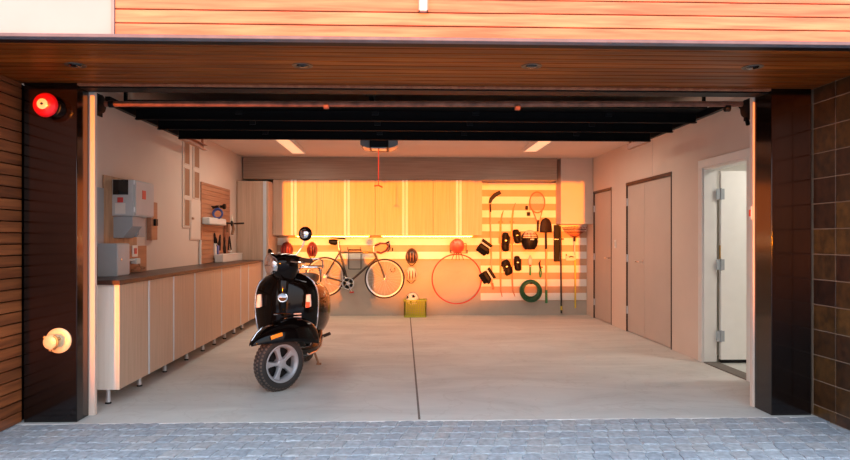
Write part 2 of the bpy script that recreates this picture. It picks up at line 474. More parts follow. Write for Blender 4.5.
# small grey metal channel that ends on the boards
p0, p1 = atY(418.5, 0, YFA-.03), atY(428, 12.2, YFA-.03)
t = thing('metal_channel', (p0.x, YFA-.03, p1.z), 'short grey metal channel with dark edges ending on the orange boards', 'channel')
m = MB(t.location); m.box((p0.x+.006, YFA-.040, p1.z+.006), (p1.x-.006, YFA-.022, 3.4)); m.build('channel', 'brushed', t)
m = MB(t.location)
for xx in (p0.x, p1.x-.006): m.box((xx, YFA-.044, p1.z), (xx+.006, YFA-.022, 3.4))
m.box((p0.x, YFA-.044, p1.z), (p1.x, YFA-.022, p1.z+.006)); m.build('edging', 'facade_trim', t)

# garage shell
m = MB(); m.box((XL-.15, 4.74, -.1), (XL, YB+.15, ZC+.1)); struct(m.build('wall_left', 'wall_paint'), 'plain plaster wall on the left of the garage', 'wall')
m = MB(); m.box((XL-.15, YB, -.1), (XR+.15, YB+.15, ZC+.1)); struct(m.build('wall_back', 'plinth'), 'back wall of the garage', 'wall')
m = MB(); m.box((XL-.15, 4.74, ZC), (XR+.15, YB+.15, ZC+.12)); struct(m.build('ceiling', 'ceiling_paint'), 'plain plaster garage ceiling', 'ceiling')

# right wall with three door openings
def xr_y(px): return atX(px, 250, XR).y
d1a, d1b = xr_y(593.8), xr_y(611.6)        # far door (far y first)
d2a, d2m, d2b = xr_y(626.6), xr_y(643.6), xr_y(671.8)
d3a, d3b = xr_y(703.2), xr_y(748.5)
zt = 2.06; z3 = 2.02
segs = [(YB, d1a, 0, ZC), (d1a, d1b, zt, ZC), (d1b, d2a, 0, ZC), (d2a, d2b, zt, ZC), (d2b, d3a, 0, ZC), (d3a, d3b, z3, ZC), (d3b, 4.8, 0, ZC)]
m = MB()
for a, b_, z0_, z1 in segs: m.box((XR, b_, z0_), (XR+.13, a, z1))
bmesh.ops.remove_doubles(m.bm, verts=m.bm.verts, dist=.0005)
struct(m.build('wall_right', 'wall_paint', smooth=False), 'plain plaster wall on the right of the garage', 'wall')

def lever(parent, pos, sgn, nm='door_handle'):
    """lever handle on an X-facing leaf; sgn = direction of lever along Y"""
    m = MB(parent.location)
    x, y, z = pos
    m.lathe([(.026, 0), (.026, .006), (.012, .010), (.011, .05)], 16, T3((x, y, z)) @ Matrix.Rotation(-PI/2, 4, 'Y'))
    m.tube([(x-.045, y, z), (x-.05, y+sgn*.03, z), (x-.048, y+sgn*.125, z-.002)], .010, 8)
    m.build(nm, 'chrome', parent, smooth=True)
def hinge(parent, pos, w=.036, h=.10):
    m = MB(parent.location); x, y, z = pos
    m.box((x-.006, y-w/2, z-h/2), (x, y+w/2, z+h/2)); m.tube([(x-.009, y, z-h/2-.004), (x-.009, y, z+h/2+.004)], .008, 8)
    m.build('hinge', 'brushed', parent)
# door 1
t = thing('door_1', (XR, (d1a+d1b)/2, 0), 'closed single taupe door in the right wall nearest the back corner', 'door', kind='structure')
m = MB(t.location); m.box((XR+.012, d1b+.012, .008), (XR+.055, d1a-.012, zt-.035)); m.build('leaf', 'door_paint', t, bevel=.002)
m = MB(t.location); m.box((XR-.010, d1b, zt-.032), (XR+.10, d1a, zt+.004)); m.box((XR-.008, d1b, 0), (XR+.10, d1b+.010, zt)); m.box((XR-.008, d1a-.010, 0), (XR+.10, d1a, zt)); m.box((XR+.06, d1b, 0), (XR+.13, d1a, zt)); m.build('frame', 'frame_bronze', t, bevel=.001)
lever(t, (XR+.012, d1b+.08, 1.0), 1)
for zz in (.26, 1.0, 1.78): hinge(t, (XR+.010, d1a-.012, zz))
# door 2: narrow and wide leaves
t = thing('door_2', (XR, (d2a+d2b)/2, 0), 'closed taupe double door of unequal leaves in the right wall', 'door', kind='structure')
m = MB(t.location); m.box((XR+.012, d2m+.003, .008), (XR+.055, d2a-.012, zt-.035)); m.build('narrow_leaf', 'door_paint', t, bevel=.002)
m = MB(t.location); m.box((XR+.012, d2b+.012, .008), (XR+.055, d2m-.003, zt-.035)); m.build('wide_leaf', 'door_paint', t, bevel=.002)
m = MB(t.location); m.box((XR-.012, d2b, zt-.034), (XR+.10, d2a, zt+.008)); m.box((XR-.010, d2b, 0), (XR+.10, d2b+.010, zt)); m.box((XR-.008, d2a-.010, 0), (XR+.10, d2a, zt)); m.box((XR+.06, d2b, 0), (XR+.13, d2a, zt)); m.build('frame', 'frame_bronze', t, bevel=.001)
lever(t, (XR+.012, d2m+.06, .985), 1)
for zz in (.30, 1.02, 1.80):
    hinge(t, (XR+.010, d2a-.012, zz)); hinge(t, (XR+.010, d2b+.014, zz))
# door 3: cased opening with a white leaf swung into the next room
t = thing('door_3', (XR, (d3a+d3b)/2, 0), 'white open door in its pale casing near the opening', 'door', kind='structure')
m = MB(t.location)
cw = xr_y(699.6)-d3a
m.box((XR-.018, d3a-.005, 0), (XR+.0, d3a+cw, z3)); m.box((XR-.018, d3b-.10, 0), (XR, d3b+.005, z3)); m.box((XR-.018, d3b-.10, z3-.0), (XR, d3a+cw, z3+.085))
m.box((XR-.002, d3a-.02, 0), (XR+.135, d3a, z3)); m.box((XR-.002, d3b, 0), (XR+.135, d3b+.02, z3)); m.box((XR-.002, d3b, z3-.02), (XR+.135, d3a, z3+.001))
m.build('casing', 'casing_white', t, bevel=.003)
ly = d3a-.045
m = MB(t.location); m.box((XR+.165, ly-.0, .035), (XR+.165+.84, ly+.042, z3-.03)); lf = m.build('leaf', 'door_white', t, bevel=.002)
m = MB(t.location); m.box((XR+.165, ly-.004, .004), (XR+.165+.84, ly+.044, .036)); m.build('door_sweep', 'black_plastic', t)
for zz in (.28, 1.02, 1.75):
    m = MB(t.location); m.box((XR+.115, ly-.008, zz-.055), (XR+.165, ly-.002, zz+.055)); m.box((XR+.16, ly-.006, zz-.055), (XR+.20, ly+.0, zz+.055)); m.tube([(XR+.162, ly-.01, zz-.06), (XR+.162, ly-.01, zz+.06)], .009, 8)
    m.build('hinge', 'box_grey', t)
m = MB(t.location); m.box((XR+.155, ly-.0, 1.08), (XR+.163, ly+.02, 1.22)); m.build('latch_plate', 'brass_dark', t)
# hall beyond door 3
hx0, hx1, hy0, hy1 = XR+.13, XR+1.9, 4.9, 6.95
m = MB()
m.box((hx1, hy0-.1, -.1), (hx1+.1, hy1+.1, 2.6)); m.box((hx0, hy1, -.1), (hx1, hy1+.1, 2.6)); m.box((hx0, hy0-.1, -.1), (hx1, hy0, 2.6)); m.box((hx0, hy0, 2.45), (hx1, hy1, 2.6))
struct(m.build('wall_hall', 'casing_white', smooth=False), 'bright pale room beyond the open door', 'wall')
m = MB(); m.box((hx0-.13, hy0, -.12), (hx1, hy1, .001)); struct(m.build('floor_hall', 'slab'))
m = MB(); m.box((XR-.005, d3b+.02, 0), (XR+.14, d3a-.02, .012)); struct(m.build('threshold', 'seam_dark', bevel=.002), 'dark door threshold below the open white door', 'threshold')
t = thing('hall_ceiling_light', (hx0+.75, 5.7, 2.45), 'round ceiling light in the room beyond the open door', 'ceiling light')
m = MB(t.location); m.lathe([(.15, 0), (.15, -.02), (.13, -.05), (.02, -.07)], 24, T3((hx0+.75, 5.7, 2.449))); m.build('diffuser', 'hall_lamp_lens', t)
m = MB(t.location); m.torus((hx0+.75, 5.7, 2.44), .155, .008, 'Z', 28, 6); m.build('rim', 'chrome', t)
# faint plaster control joint on the right wall
yj = atX(652.5, 150, XR).y
m = MB(); m.box((XR-.0015, yj-.003, zt+.02), (XR, yj+.003, ZC)); struct(m.build('wall_joint', 'door_paint'))

# switches and button on the right wall
def plate(name, c, w, h, axis, mat, lb, cat, btn='red_plastic', bm_=None):
    c = Vector(c); t = thing(name, c, lb, cat)
    m = MB(c)
    if axis == 'XN': m.box((c.x-.008, c.y-w/2, c.z-h/2), (c.x, c.y+w/2, c.z+h/2))
    elif axis == 'XP': m.box((c.x, c.y-w/2, c.z-h/2), (c.x+.008, c.y+w/2, c.z+h/2))
    m.build('plate', mat, t, bevel=.002)
    m = MB(c); s = -1 if axis == 'XN' else 1
    x0, x1 = sorted((c.x+s*.008, c.x+s*.014))
    m.box((x0, c.y-w*.22, c.z-h*.25), (x1, c.y+w*.22, c.z+h*.25)); m.build('rocker', btn, t, bevel=.001)
    return t
p = atX(615.5, 244, XR); plate('light_switch', p, .075, .12, 'XN', 'white_plastic', 'white light switch on the right wall between the two closed doors', 'switch', 'tray_white')
p = atX(751.5, 213, PRX0-.012); p.y = 4.815; plate('door_button', p, .034, .10, 'XN', 'white_plastic', 'small red and white button plate behind the right pillar, beside the open door', 'button')

# ceiling lights
def troffer(xc, y0, y1, lb):
    t = thing('ceiling_light', (xc, (y0+y1)/2, ZC), lb, 'ceiling light', 'surface mounted ceiling lights')
    m = MB(t.location); w = .085; zb_ = ZC-.055
    m.box((xc-w-.015, y0, zb_), (xc-w, y1, ZC)); m.box((xc+w, y0, zb_), (xc+w+.015, y1, ZC)); m.box((xc-w, y0, zb_), (xc+w, y0+.015, ZC)); m.box((xc-w, y1-.015, zb_), (xc+w, y1, ZC)); m.build('frame', 'white_plastic', t)
    m = MB(t.location); m.box((xc-w, y0+.015, zb_+.004), (xc+w, y1-.015, zb_+.02)); m.build('diffuser', 'troffer_lens', t)
troffer(atZ(299, 153.5, ZC-.05).x, 7.3, atZ(299, 153.5, ZC-.05).y, 'left of the two long strip lights on the ceiling')
troffer(atZ(530, 151.5, ZC-.05).x, 7.3, atZ(530, 151.5, ZC-.05).y, 'right of the two long strip lights on the ceiling')

# recessed soffit lights
for px, py, w_ in ((75.5, 65, 'above the red bell, first from the left'), (302.5, 65.5, 'second from the left'), (531.5, 66, 'third from the left'), (752.5, 67, 'above the right pillar, fourth from the left')):
    p = atZ(px, py, ZS)
    t = thing('recessed_light', p, 'round unlit light recessed in the wood soffit, '+w_, 'recessed light', 'recessed lights in the soffit')
    m = MB(p); m.lathe([(.040, .0), (.050, -.004), (.064, -.004), (.066, 0)], 28, Matrix.Translation(p)); m.build('trim_ring', 'lamp_trim', t)
    m = MB(p); m.ball(p+Vector((0, 0, -.001)), (.040, .040, .012), 20, 8); m.build('lamp', 'meter_window', t)

# ================================================================== BACK WALL
def zs(py, Y=YB-.01): return atY(420, py, Y).z
XA0 = XL+.02; XA1 = atY(480.5, 250, YB).x; XB1 = XR-.004
def stripes(x0, x1, z0_, z1, nm, lb):
    t = thing(nm, ((x0+x1)/2, YB, z0_), lb, 'wall panel', kind='structure')
    m = MB(t.location); m.box((x0, YB-.012, z0_), (x1, YB, z1)); m.build('backing', 'stripe_tan', t)
    m = MB(t.location)
    for i in range(-1, 10):
        a = zs(182.5)-i*.2335; b_ = a-.122
        a = min(a, z1); b_ = max(b_, z0_)
        if a-b_ > .01: m.box((x0, YB-.020, b_), (x1, YB-.012, a))
    m.build('white_boards', 'stripe_white', t, smooth=False)
ZB_A, ZB_B, ZTOP = zs(260.4), zs(301), 2.3
stripes(XA0, XA1, ZB_A, ZTOP, 'trim_3', 'white and tan striped wall boards under the wall cabinets')
stripes(XA1, XB1, ZB_B, ZTOP, 'trim_4', 'white and tan striped wall boards behind the sports gear and garden tools')
# bulkhead in the right corner
bx0, bz = atY(561, 200, 10.42).x, atY(575, 224, 10.42).z
m = MB(); m.box((bx0, 10.42, bz), (XR-.004, YB-.02, ZC-.002)); struct(m.build('bulkhead', 'wall_paint', bevel=.003), 'boxed bulkhead high in the right back corner', 'bulkhead')
# fascia box over cabinets
fx0, fx1 = atY(243, 170, 10.40).x, atY(557, 170, 10.40).x
YC = 10.42
ztopc, zbotc = atY(400, 180, YC).z, atY(400, 235.5, YC).z
m = MB(); m.box((fx0, 10.40, ztopc+.004), (fx1, YB-.02, ZC-.003)); struct(m.build('trim_5', 'box_wood', bevel=.002), 'long brown wood fascia between the wall cabinets and the ceiling', 'trim')

# wall cabinets: four units, two doors each
ux = [atY(p, 200, YC).x for p in (269.5, 317, 375.3, 433, 482)]
ux[0] = max(ux[0], atY(268.3, 220, 10.05).x+.003)
hx = [atY(p, 200, YC).x for p in (294, 347, 405, 458.7)]
wl = ['wall cabinet half in shadow, nearest the tall cabinet', 'wall cabinet above the bicycle saddle, with a pale handle pair', 'wall cabinet above the two stacked helmets', 'wall cabinet above the red ball, last before the striped wall']
def cabinet_door(t, name, x0, x1, z0_, z1, yf, hside, hw=.042):
    m = MB(t.location); hs = hw if hside else 0
    a = x0+.0015; b_ = x1-.0015
    m.box((a, yf-.018, z0_), (b_, yf, z1)); d = m.build(name, 'cab_wood', t, bevel=.0015, smooth=False)
    if hside:
        m = MB(t.location)
        if hside < 0: u0, u1 = x0+.006, x0+hs+.006
        else: u0, u1 = x1-hs-.006, x1-.006
        m.box((u0, yf-.026, z0_), (u1, yf-.0185, z1)); m.build('handle', 'stripe_white', d, bevel=.002)
for i in range(4):
    x0, x1 = ux[i], ux[i+1]
    t = thing('wall_cabinet', ((x0+x1)/2, YC+.1, zbotc), 'wooden '+wl[i], 'cabinet', 'wall cabinets over the bicycle')
    m = MB(t.location); m.box((x0+.002, YC, zbotc), (x1-.002, YB-.022, ztopc)); m.build('body', 'cab_wood', t, smooth=False)
    cabinet_door(t, 'door', x0, hx[i], zbotc+.002, ztopc-.001, YC, 1)
    cabinet_door(t, 'door', hx[i], x1, zbotc+.002, ztopc-.001, YC, -1)
# under-cabinet lights
for a, b_, lb in ((ux[0]+.35, ux[2]-.1, 'slim light under the wall cabinets behind the scooter mirror'), (ux[2]+.1, ux[4]-.15, 'slim light under the wall cabinets above the red ball')):
    t = thing('under_cabinet_light', ((a+b_)/2, YC+.075, zbotc), lb, 'light', 'lights under the wall cabinets')
    m = MB(t.location); m.box((a, YC+.05, zbotc-.018), (b_, YC+.10, zbotc-.0005)); m.build('housing', 'brushed', t)
    m = MB(t.location); m.box((a+.02, YC+.056, zbotc-.021), (b_-.02, YC+.094, zbotc-.018)); m.build('diffuser', 'led_strip', t)

# tall cabinet
TY = 10.05
tx0, tx1 = XL+.004, atY(268.3, 220, TY).x; tz = atY(250, 181, TY).z
t = thing('tall_cabinet', ((tx0+tx1)/2, TY+.3, 0), 'tall pale wood cabinet in the left back corner', 'cabinet')
m = MB(t.location); m.box((tx0, TY, .10), (tx1, YB-.022, tz)); m.build('body', 'cab_wood', t, smooth=False)
m = MB(t.location); hxw = atY(263.2, 200, TY).x
m.box((tx0+.03, TY-.018, .11), (hxw, TY, tz-.002)); d = m.build('door', 'cab_wood', t, bevel=.0015, smooth=False)
m = MB(t.location); m.box((hxw+.002, TY-.022, .11), (tx1-.03, TY, tz-.002)); m.build('handle', 'handle_strip', d, bevel=.002)
for xx in (tx0+.08, tx1-.08):
    m = MB(t.location); m.lathe([(.018, 0), (.018, .02), (.014, .022), (.014, .10)], 14, T3((xx, TY+.06, 0))); m.build('leg', 'brushed', t)

# ================================================================== LEFT BASE CABINETS
CXF = -2.19
def yL(px): return atX(px, 300, CXF).y
zcb, zct = .120, .930
ys = [5.02, yL(149.8), yL(174.3), yL(195.3), yL(211), yL(222), yL(232), yL(241), yL(248.8), 9.98]
hand = [1, 1, 1, 0, 1, 0, 1, 1, 0]
units = [(0, 2), (2, 4), (4, 6), (6, 9)]
ul = ['wooden base cabinet nearest the left pillar, with a pale end panel', 'wooden base cabinet beneath the white wall panel, second from the left pillar', 'wooden base cabinet under the near end of the tool board', 'wooden base cabinet farthest back, against the tall cabinet']
for ui, (a, b_) in enumerate(units):
    ya, yb = ys[a], ys[b_]
    t = thing('base_cabinet', (CXF-.2, (ya+yb)/2, 0), ul[ui], 'cabinet', 'base cabinets along the left wall')
    m = MB(t.location); m.box((XL+.004, ya+(.022 if ui == 0 else .001), zcb), (CXF-.02, yb-.001, zct)); m.build('body', 'cab_wood', t, smooth=False)
    if ui == 0:
        m = MB(t.location); m.box((XL+.004, ya, zcb), (CXF-.022, ya+.021, zct)); m.build('end_panel', 'end_wood', t, 'pale end panel', bevel=.001, smooth=False)
    for k in range(a, b_):
        y0_, y1 = ys[k], ys[k+1]
        hs = .03 if hand[k] else 0
        m = MB(t.location); m.box((CXF-.019, y0_+.0015, zcb+.002), (CXF, y1-hs-.0015, zct-.002)); d = m.build('door', 'cab_wood', t, bevel=.0015, smooth=False)
        if k == 0:
            m = MB(t.location); m.box((CXF-.021, y0_-.003, zcb), (CXF+.001, y0_+.001, zct)); m.build('edge_strip', 'edge_wood', d)
        if hs:
            m = MB(t.location); m.box((CXF-.02, y1-hs, zcb+.002), (CXF+.004, y1-.003, zct-.002)); m.build('handle', 'handle_strip', d, bevel=.002)
    for k in range(a, b_):
        for xx in (CXF-.11, XL+.08):
            yy = ys[k]+.055
            m = MB(t.location); m.lathe([(.019, .012), (.019, .05), (.016, .052), (.016, zcb)], 16, T3((xx, yy, 0))); l = m.build('leg', 'brushed', t)
            m = MB(t.location); m.lathe([(.023, 0), (.024, .006), (.020, .014)], 16, T3((xx, yy, 0))); m.build('foot', 'black_plastic', l)
m = MB((CXF-.2, 7, zct)); m.box((XL+.003, 4.99, zct+.001), (CXF+.018, 10.02, zct+.036)); tag(m.build('worktop', 'worktop', bevel=.003), 'long dark brown worktop over the base cabinets', 'worktop')
ZW = zct+.0365

# ================================================================== LEFT WALL EQUIPMENT
def yl(px, X=XL): return atX(px, 220, X).y
# plywood boards
yb0, yb1 = yl(101.5), yl(151)
m = MB((XL, yb0, 1.2)); m.box((XL+.003, yb0+.01, 1.22), (XL+.018, yl(135), atX(108, 176, XL).z)); tag(m.build('plywood_board', 'plywood', bevel=.001), 'tall raw plywood board behind the grey meter cabinet', 'board', 'backing boards on the left wall')
m = MB((XL, 6, .97)); m.box((XL+.003, 5.45, ZW), (XL+.016, yl(145), 1.218)); tag(m.build('plywood_board', 'red_board', bevel=.001), 'red brown board behind the outlet, standing on the worktop', 'board', 'backing boards on the left wall')
m = MB((XL, 5.4, 1.22)); m.box((XL+.003, 5.15, 1.222), (XL+.022, yb0-.005, atX(100, 188, XL).z)); tag(m.build('cover_panel', 'box_grey', bevel=.002), 'tall flat grey panel at the near edge of the raw plywood board', 'panel')
# meter cabinet
XM = XL+.018
t = thing('meter_cabinet', (XM, 5.85, 1.5), 'large grey electric meter cabinet with a black window', 'meter cabinet')
XF = XM+.19
ya = atX(133.5, 200, XF).y; yb = atX(153, 200, XF).y
zt_, zb_ = atX(133.5, 179.5, XF).z, atX(133.5, 216, XF).z
m = MB(t.location); m.box((XM, ya, zb_), (XF, yb, zt_)); m.build('body', 'box_grey_light', t, bevel=.006)
m = MB(t.location); m.box((XF, ya+.02, zb_+.01), (XF+.012, yb-.01, zt_-.01)); d = m.build('door', 'box_grey_light', t, bevel=.004)
m = MB(t.location); m.box((XF+.012, ya+.16, zb_+.16), (XF+.014, ya+.24, zb_+.24)); m.build('label', 'label_red', d)
m = MB(t.location); m.box((XM+.012, ya-.006, zt_-.135), (XM+.145, ya, zt_-.002)); m.build('window', 'meter_window', t, bevel=.002)
m = MB(t.location); m.box((XM+.03, ya-.003, zb_+.02), (XM+.12, ya+.0, zb_+.115)); m.build('label', 'label_white', t)
m = MB(t.location); m.box((XM+.05, ya-.004, zb_+.12), (XM+.10, ya+.0, zb_+.165)); m.build('label', 'label_red', t)
for zz in (.06, .3): 
    m = MB(t.location); m.tube([(XF+.004, ya+.004, zb_+zz-.02), (XF+.004, ya+.004, zb_+zz+.02)], .006, 8); m.build('hinge', 'brushed', t)
# wedge-shaped wireway beneath
t = thing('wireway_box', (XM, 5.8, 1.3), 'grey wedge shaped cable box under the meter cabinet', 'cable box')
zl = atX(125, 238, XM+.1).z
m = MB(t.location); m.prism([(XM, zb_-.001), (XM+.17, zb_-.001), (XM+.17, zb_-.09), (XM+.085, zl), (XM, zl)], ya+.03, ya+.24, 'XZ'); m.build('body', 'box_grey', t, bevel=.003)
m = MB(t.location); m.box((XM, ya+.25, zl+.01), (XM+.12, yb-.02, zb_-.001)); m.build('side_box', 'box_grey', t, bevel=.003)
m = MB(t.location); m.box((XM+.12, ya+.27, zl+.03), (XM+.126, yb-.04, zb_-.02)); m.build('cover', 'box_grey', t, bevel=.002)
# slim isolator beside
y0_, y1 = yl(152.5, XL+.06), yl(158.5, XL+.06)
t = thing('isolator_box', (XL, (y0_+y1)/2, 1.35), 'narrow reddish switch box right of the meter cabinet', 'switch box')
m = MB(t.location); m.box((XL, y0_, atX(155, 240, XL).z), (XL+.05, y1, atX(155, 203, XL).z)); m.build('body', 'red_board', t, bevel=.003)
m = MB(t.location); m.box((XL+.05, (y0_+y1)/2-.03, 1.42), (XL+.075, (y0_+y1)/2+.03, 1.49)); m.build('switch', 'black_plastic', t, bevel=.003)
# lower control box
XC = XL+.016+.16
y0_ = atX(116.5, 260, XC).y; y1 = atX(129, 260, XC).y
t = thing('control_box', (XL+.1, (y0_+y1)/2, ZW), 'grey locked control box standing on the worktop below the meter cabinet', 'control box')
zt2 = atX(116.5, 243.5, XC).z
m = MB(t.location); m.box((XL+.017, y0_, ZW), (XC, y1, zt2)); m.build('body', 'box_grey', t, bevel=.004)
m = MB(t.location); m.box((XC, y0_+.006, ZW+.008), (XC+.008, y1-.006, zt2-.008)); d = m.build('door', 'box_grey_light', t, bevel=.003)
m = MB(t.location); m.lathe([(.012, 0), (.012, .008), (.006, .01)], 14, T3((XC+.008, y0_+.06, ZW+.14)) @ AXX); m.build('lock', 'chrome', d)
# outlet with plug & cable loops
p = atX(134.5, 251, XL+.016); 
t = plate('wall_outlet', p, .12, .11, 'XP', 'white_plastic', 'white outlet plate on the red brown board above the worktop', 'outlet', 'label_red')
p = atX(133, 261, XL+.04)
t = thing('power_adapter', (XL+.016, p.y, ZW), 'pale elbow shaped adapter with a brown cable below the outlet', 'adapter')
m = MB(t.location); m.box((XL+.016, p.y-.12, p.z-.0), (XL+.06, p.y+.05, p.z+.022)); m.box((XL+.016, p.y-.0, p.z-.03), (XL+.075, p.y+.09, p.z+.025)); m.build('body', 'tray_white', t, bevel=.006)
pts = [Vector((XL+.05+.02*math.sin(3*a), p.y+.1+.13*math.cos(a), ZW+.03+.022*math.sin(a))) for a in [k*2*PI/24 for k in range(24)]]
m = MB(t.location); m.tube(pts, .006, 6, closed=True); m.tube([(XL+.07, p.y+.05, p.z-.02), (XL+.08, p.y+.07, ZW+.05), (XL+.06, p.y+.2, ZW+.012)], .005, 6); m.build('cable', 'slot_brown', t)

# slotted white panel
t = thing('slotted_panel', (XL, 7.9, 1.5), 'white wall panel with six narrow brown slots in two columns', 'wall panel')
cols = [(183.5, 188.3, [(139.5, 163), (168, 195), (199.5, 225.5)], 0), (193.3, 198, [(143, 166.5), (171.5, 197.5)], 0)]
ya_, yb_ = yl(181.5), yl(200)
ztp = 2.50; zbt = atX(190, 240, XL).z
m = MB(t.location)
yc1a, yc1b = yl(182.8), yl(188.3); yc2a, yc2b = yl(193.0), yl(198.2)
m.box((XL, yc1a-.03, atX(185, 226, XL).z-.02), (XL+.012, yc1b+.03, ztp)); m.box((XL, yc2a-.03, atX(195, 199, XL).z+.01), (XL+.012, yc2b+.03, ztp)); m.build('board', 'wall_paint', t)
for (pa, pb, rows, _) in cols:
    for (r0, r1) in rows:
        yy0, yy1 = yl(pa), yl(pb); zz1 = min(atX(pa, r0, XL).z, 2.47); zz0 = atX(pa, r1, XL).z
        m = MB(t.location); m.box((XL+.004, yy0, zz0), (XL+.014, yy1, zz1)); sl = m.build('slot', 'slot_brown', t)
        m = MB(t.location)
        for u in (yy0-.012, yy1): m.box((XL+.01, u, zz0-.012), (XL+.017, u+.012, zz1+.012))
        m.box((XL+.01, yy0, zz0-.012), (XL+.017, yy1, zz0)); m.box((XL+.01, yy0, zz1), (XL+.017, yy1, zz1+.012)); m.build('slot_frame', 'wall_paint', sl)
# breaker panel
t = thing('breaker_panel', (XL, yl(194), zbt), 'pale breaker panel with a small latch at the foot of the slotted panel', 'breaker panel')
yq0, yq1 = yl(188.3)+.032, yl(199.7); zq1 = atX(194, 199.5, XL).z
m = MB(t.location); m.box((XL, yq0, zbt), (XL+.012, yq1, zq1)); m.build('box', 'wall_paint', t, bevel=.003)
m = MB(t.location); m.box((XL+.012, yq0+.015, zbt+.015), (XL+.018, yq1-.015, zq1-.015)); d = m.build('door', 'wall_paint', t, bevel=.002)
m = MB(t.location); m.box((XL+.018, yq0+.04, (zbt+zq1)/2-.0), (XL+.026, yq0+.11, (zbt+zq1)/2+.025)); m.build('latch', 'slot_brown', d)
# conduit
yc = yl(198.6)
m = MB((XL+.02, yc, ZW)); m.tube([(XL+.02, yc, ZW), (XL+.02, yc, zbt)], .016, 12); tag(m.build('conduit', 'casing_white'), 'white vertical conduit from the breaker panel to the worktop', 'conduit')

# grooved tool board
yt0, yt1 = yl(200.2), min(yl(229), TY-.03)
ztl = atX(214, 185.5, XL).z
m = MB((XL, (yt0+yt1)/2, ZW)); z = ZW+.002
while z < ztl-.02:
    m.box((XL+.003, yt0, z), (XL+.016, yt1, min(z+.056, ztl))); z += .060
m.box((XL+.003, yt0, ZW+.002), (XL+.008, yt1, ztl-.01))
tag(m.build('tool_board', 'red_board', bevel=.002, seg=1, smooth=False), 'red brown grooved tool board on the left wall', 'tool board')
XT = XL+.017
def tb(px, py, X=XT+.03): return atX(px, py, X)
# white roll bar / shelf
a, b_ = tb(204, 220.5), tb(221.5, 221)
m = MB((XT, (a.y+b_.y)/2, a.z)); m.box((XT, a.y, a.z-.05), (XT+.10, b_.y, a.z+.045)); tag(m.build('small_shelf', 'tray_white', bevel=.02, seg=4), 'rounded white shelf on the grooved tool board', 'shelf')
# blue ring
p = tb(219.5, 214.5, XT+.11); t = thing('cable_coil', (XT+.09, p.y, p.z), 'blue coiled ring hung above the white shelf', 'coil')
m = MB(t.location); m.torus((XT+.085, p.y, p.z+.015), .062, .012, 'Y', 28, 8); m.torus((XT+.082, p.y+.022, p.z+.008), .058, .012, 'Y', 28, 8); m.build('coil', 'blue_plastic', t)
m = MB(t.location); m.tube([(XT, p.y, p.z+.11), (XT+.09, p.y, p.z+.105), (XT+.095, p.y, p.z+.125)], .006, 6); m.build('hook', 'black_plastic', t)
# black knobs
for (px, py, s_, lb) in ((215.3, 207.5, .03, 'small black knob on the tool board, left above the blue ring'), (222.8, 206.5, .04, 'larger black knob on the tool board, right above the blue ring')):
    p = tb(px, py); t = thing('black_knob', (XT, p.y, p.z), lb, 'knob', 'black knobs on the tool board')
    m = MB(t.location); m.lathe([(s_*.5, 0), (s_*.45, .02), (s_*.8, .03), (s_, .045), (s_*.9, .07), (s_*.3, .078)], 16, T3((XT, p.y, p.z)) @ AXX); m.build('head', 'black_plastic', t)
    m = MB(t.location); m.box((XT, p.y-s_*1.3, p.z-.012), (XT+.008, p.y+s_*1.3, p.z+.012)); m.build('base', 'black_plastic', t)
# caulking-gun like tool
p = tb(230, 223.5, XT+.06); t = thing('caulking_gun', (XT+.06, p.y, p.z), 'black gun shaped tool pointing right from the tool board', 'tool')
m = MB(t.location); m.tube([(XT+.05, p.y-.25, p.z+.0), (XT+.12, p.y+.05, p.z), (XT+.19, p.y+.26, p.z+.01)], .014, 8); m.torus((XT+.10, p.y-.05, p.z), .03, .012, 'X', 16, 6); m.build('barrel', 'black_plastic', t)
m = MB(t.location); m.tube([(XT+.10, p.y-.02, p.z), (XT+.11, p.y+.0, p.z-.08), (XT+.10, p.y-.04, p.z-.16)], .014, 8, flat=1.6); m.build('grip', 'slot_brown', t)
m = MB(t.location); m.lathe([(.012, 0), (.02, .04), (.008, .07), (.004, .12)], 12, T3((XT+.09, p.y, p.z+.005))); m.build('nozzle', 'cream', t)
# saw with brown blade
p = tb(227.5, 231); t = thing('brush', (XT, p.y, p.z), 'brown hand brush hanging under the gun shaped tool', 'brush')
m = MB(t.location); m.box((XT+.002, p.y-.10, p.z-.14), (XT+.03, p.y+.04, p.z+.08)); m.build('bristles', 'red_wood_lit_rail', t, bevel=.006)
m = MB(t.location); m.box((XT+.03, p.y-.05, p.z-.02), (XT+.05, p.y-.01, p.z+.13)); m.build('handle', 'slot_brown', t, bevel=.005)
# pliers cluster
def pliers(px, py, L, mat, lb, tilt):
    p = tb(px, py, XT+.02); t = thing('pliers', (XT, p.y, p.z), lb, 'pliers', 'pliers on the tool board')
    R = T3((XT+.012, p.y, p.z), rx=tilt)
    m = MB(t.location, R)
    m.tube([(0, .004, -.0), (0, .03, -L*.3), (0, .030, -L*.75)], .013, 8, flat=.7); m.tube([(0, -.004, 0), (0, -.04, -L*.3), (0, -.030, -L*.75)], .013, 8, flat=.7); m.build('grips', mat, t)
    m = MB(t.location, R); m.lathe([(.018, -.008), (.018, .008)], 14, AXX); m.tube([(0, .008, 0), (0, .018, L*.15), (0, .003, L*.32)], .009, 6); m.tube([(0, -.008, 0), (0, -.018, L*.15), (0, -.003, L*.32)], .009, 6); m.build('jaws', 'shovel_steel', t)
pliers(215.6, 237, .17, 'black_plastic', 'black handled pliers, leftmost on the tool board', .5)
pliers(220.6, 239.5, .2, 'black_plastic', 'black handled pliers, second from the left', -.2)
pliers(225.2, 243, .26, 'black_plastic', 'long black pliers beside the open compass', .1)
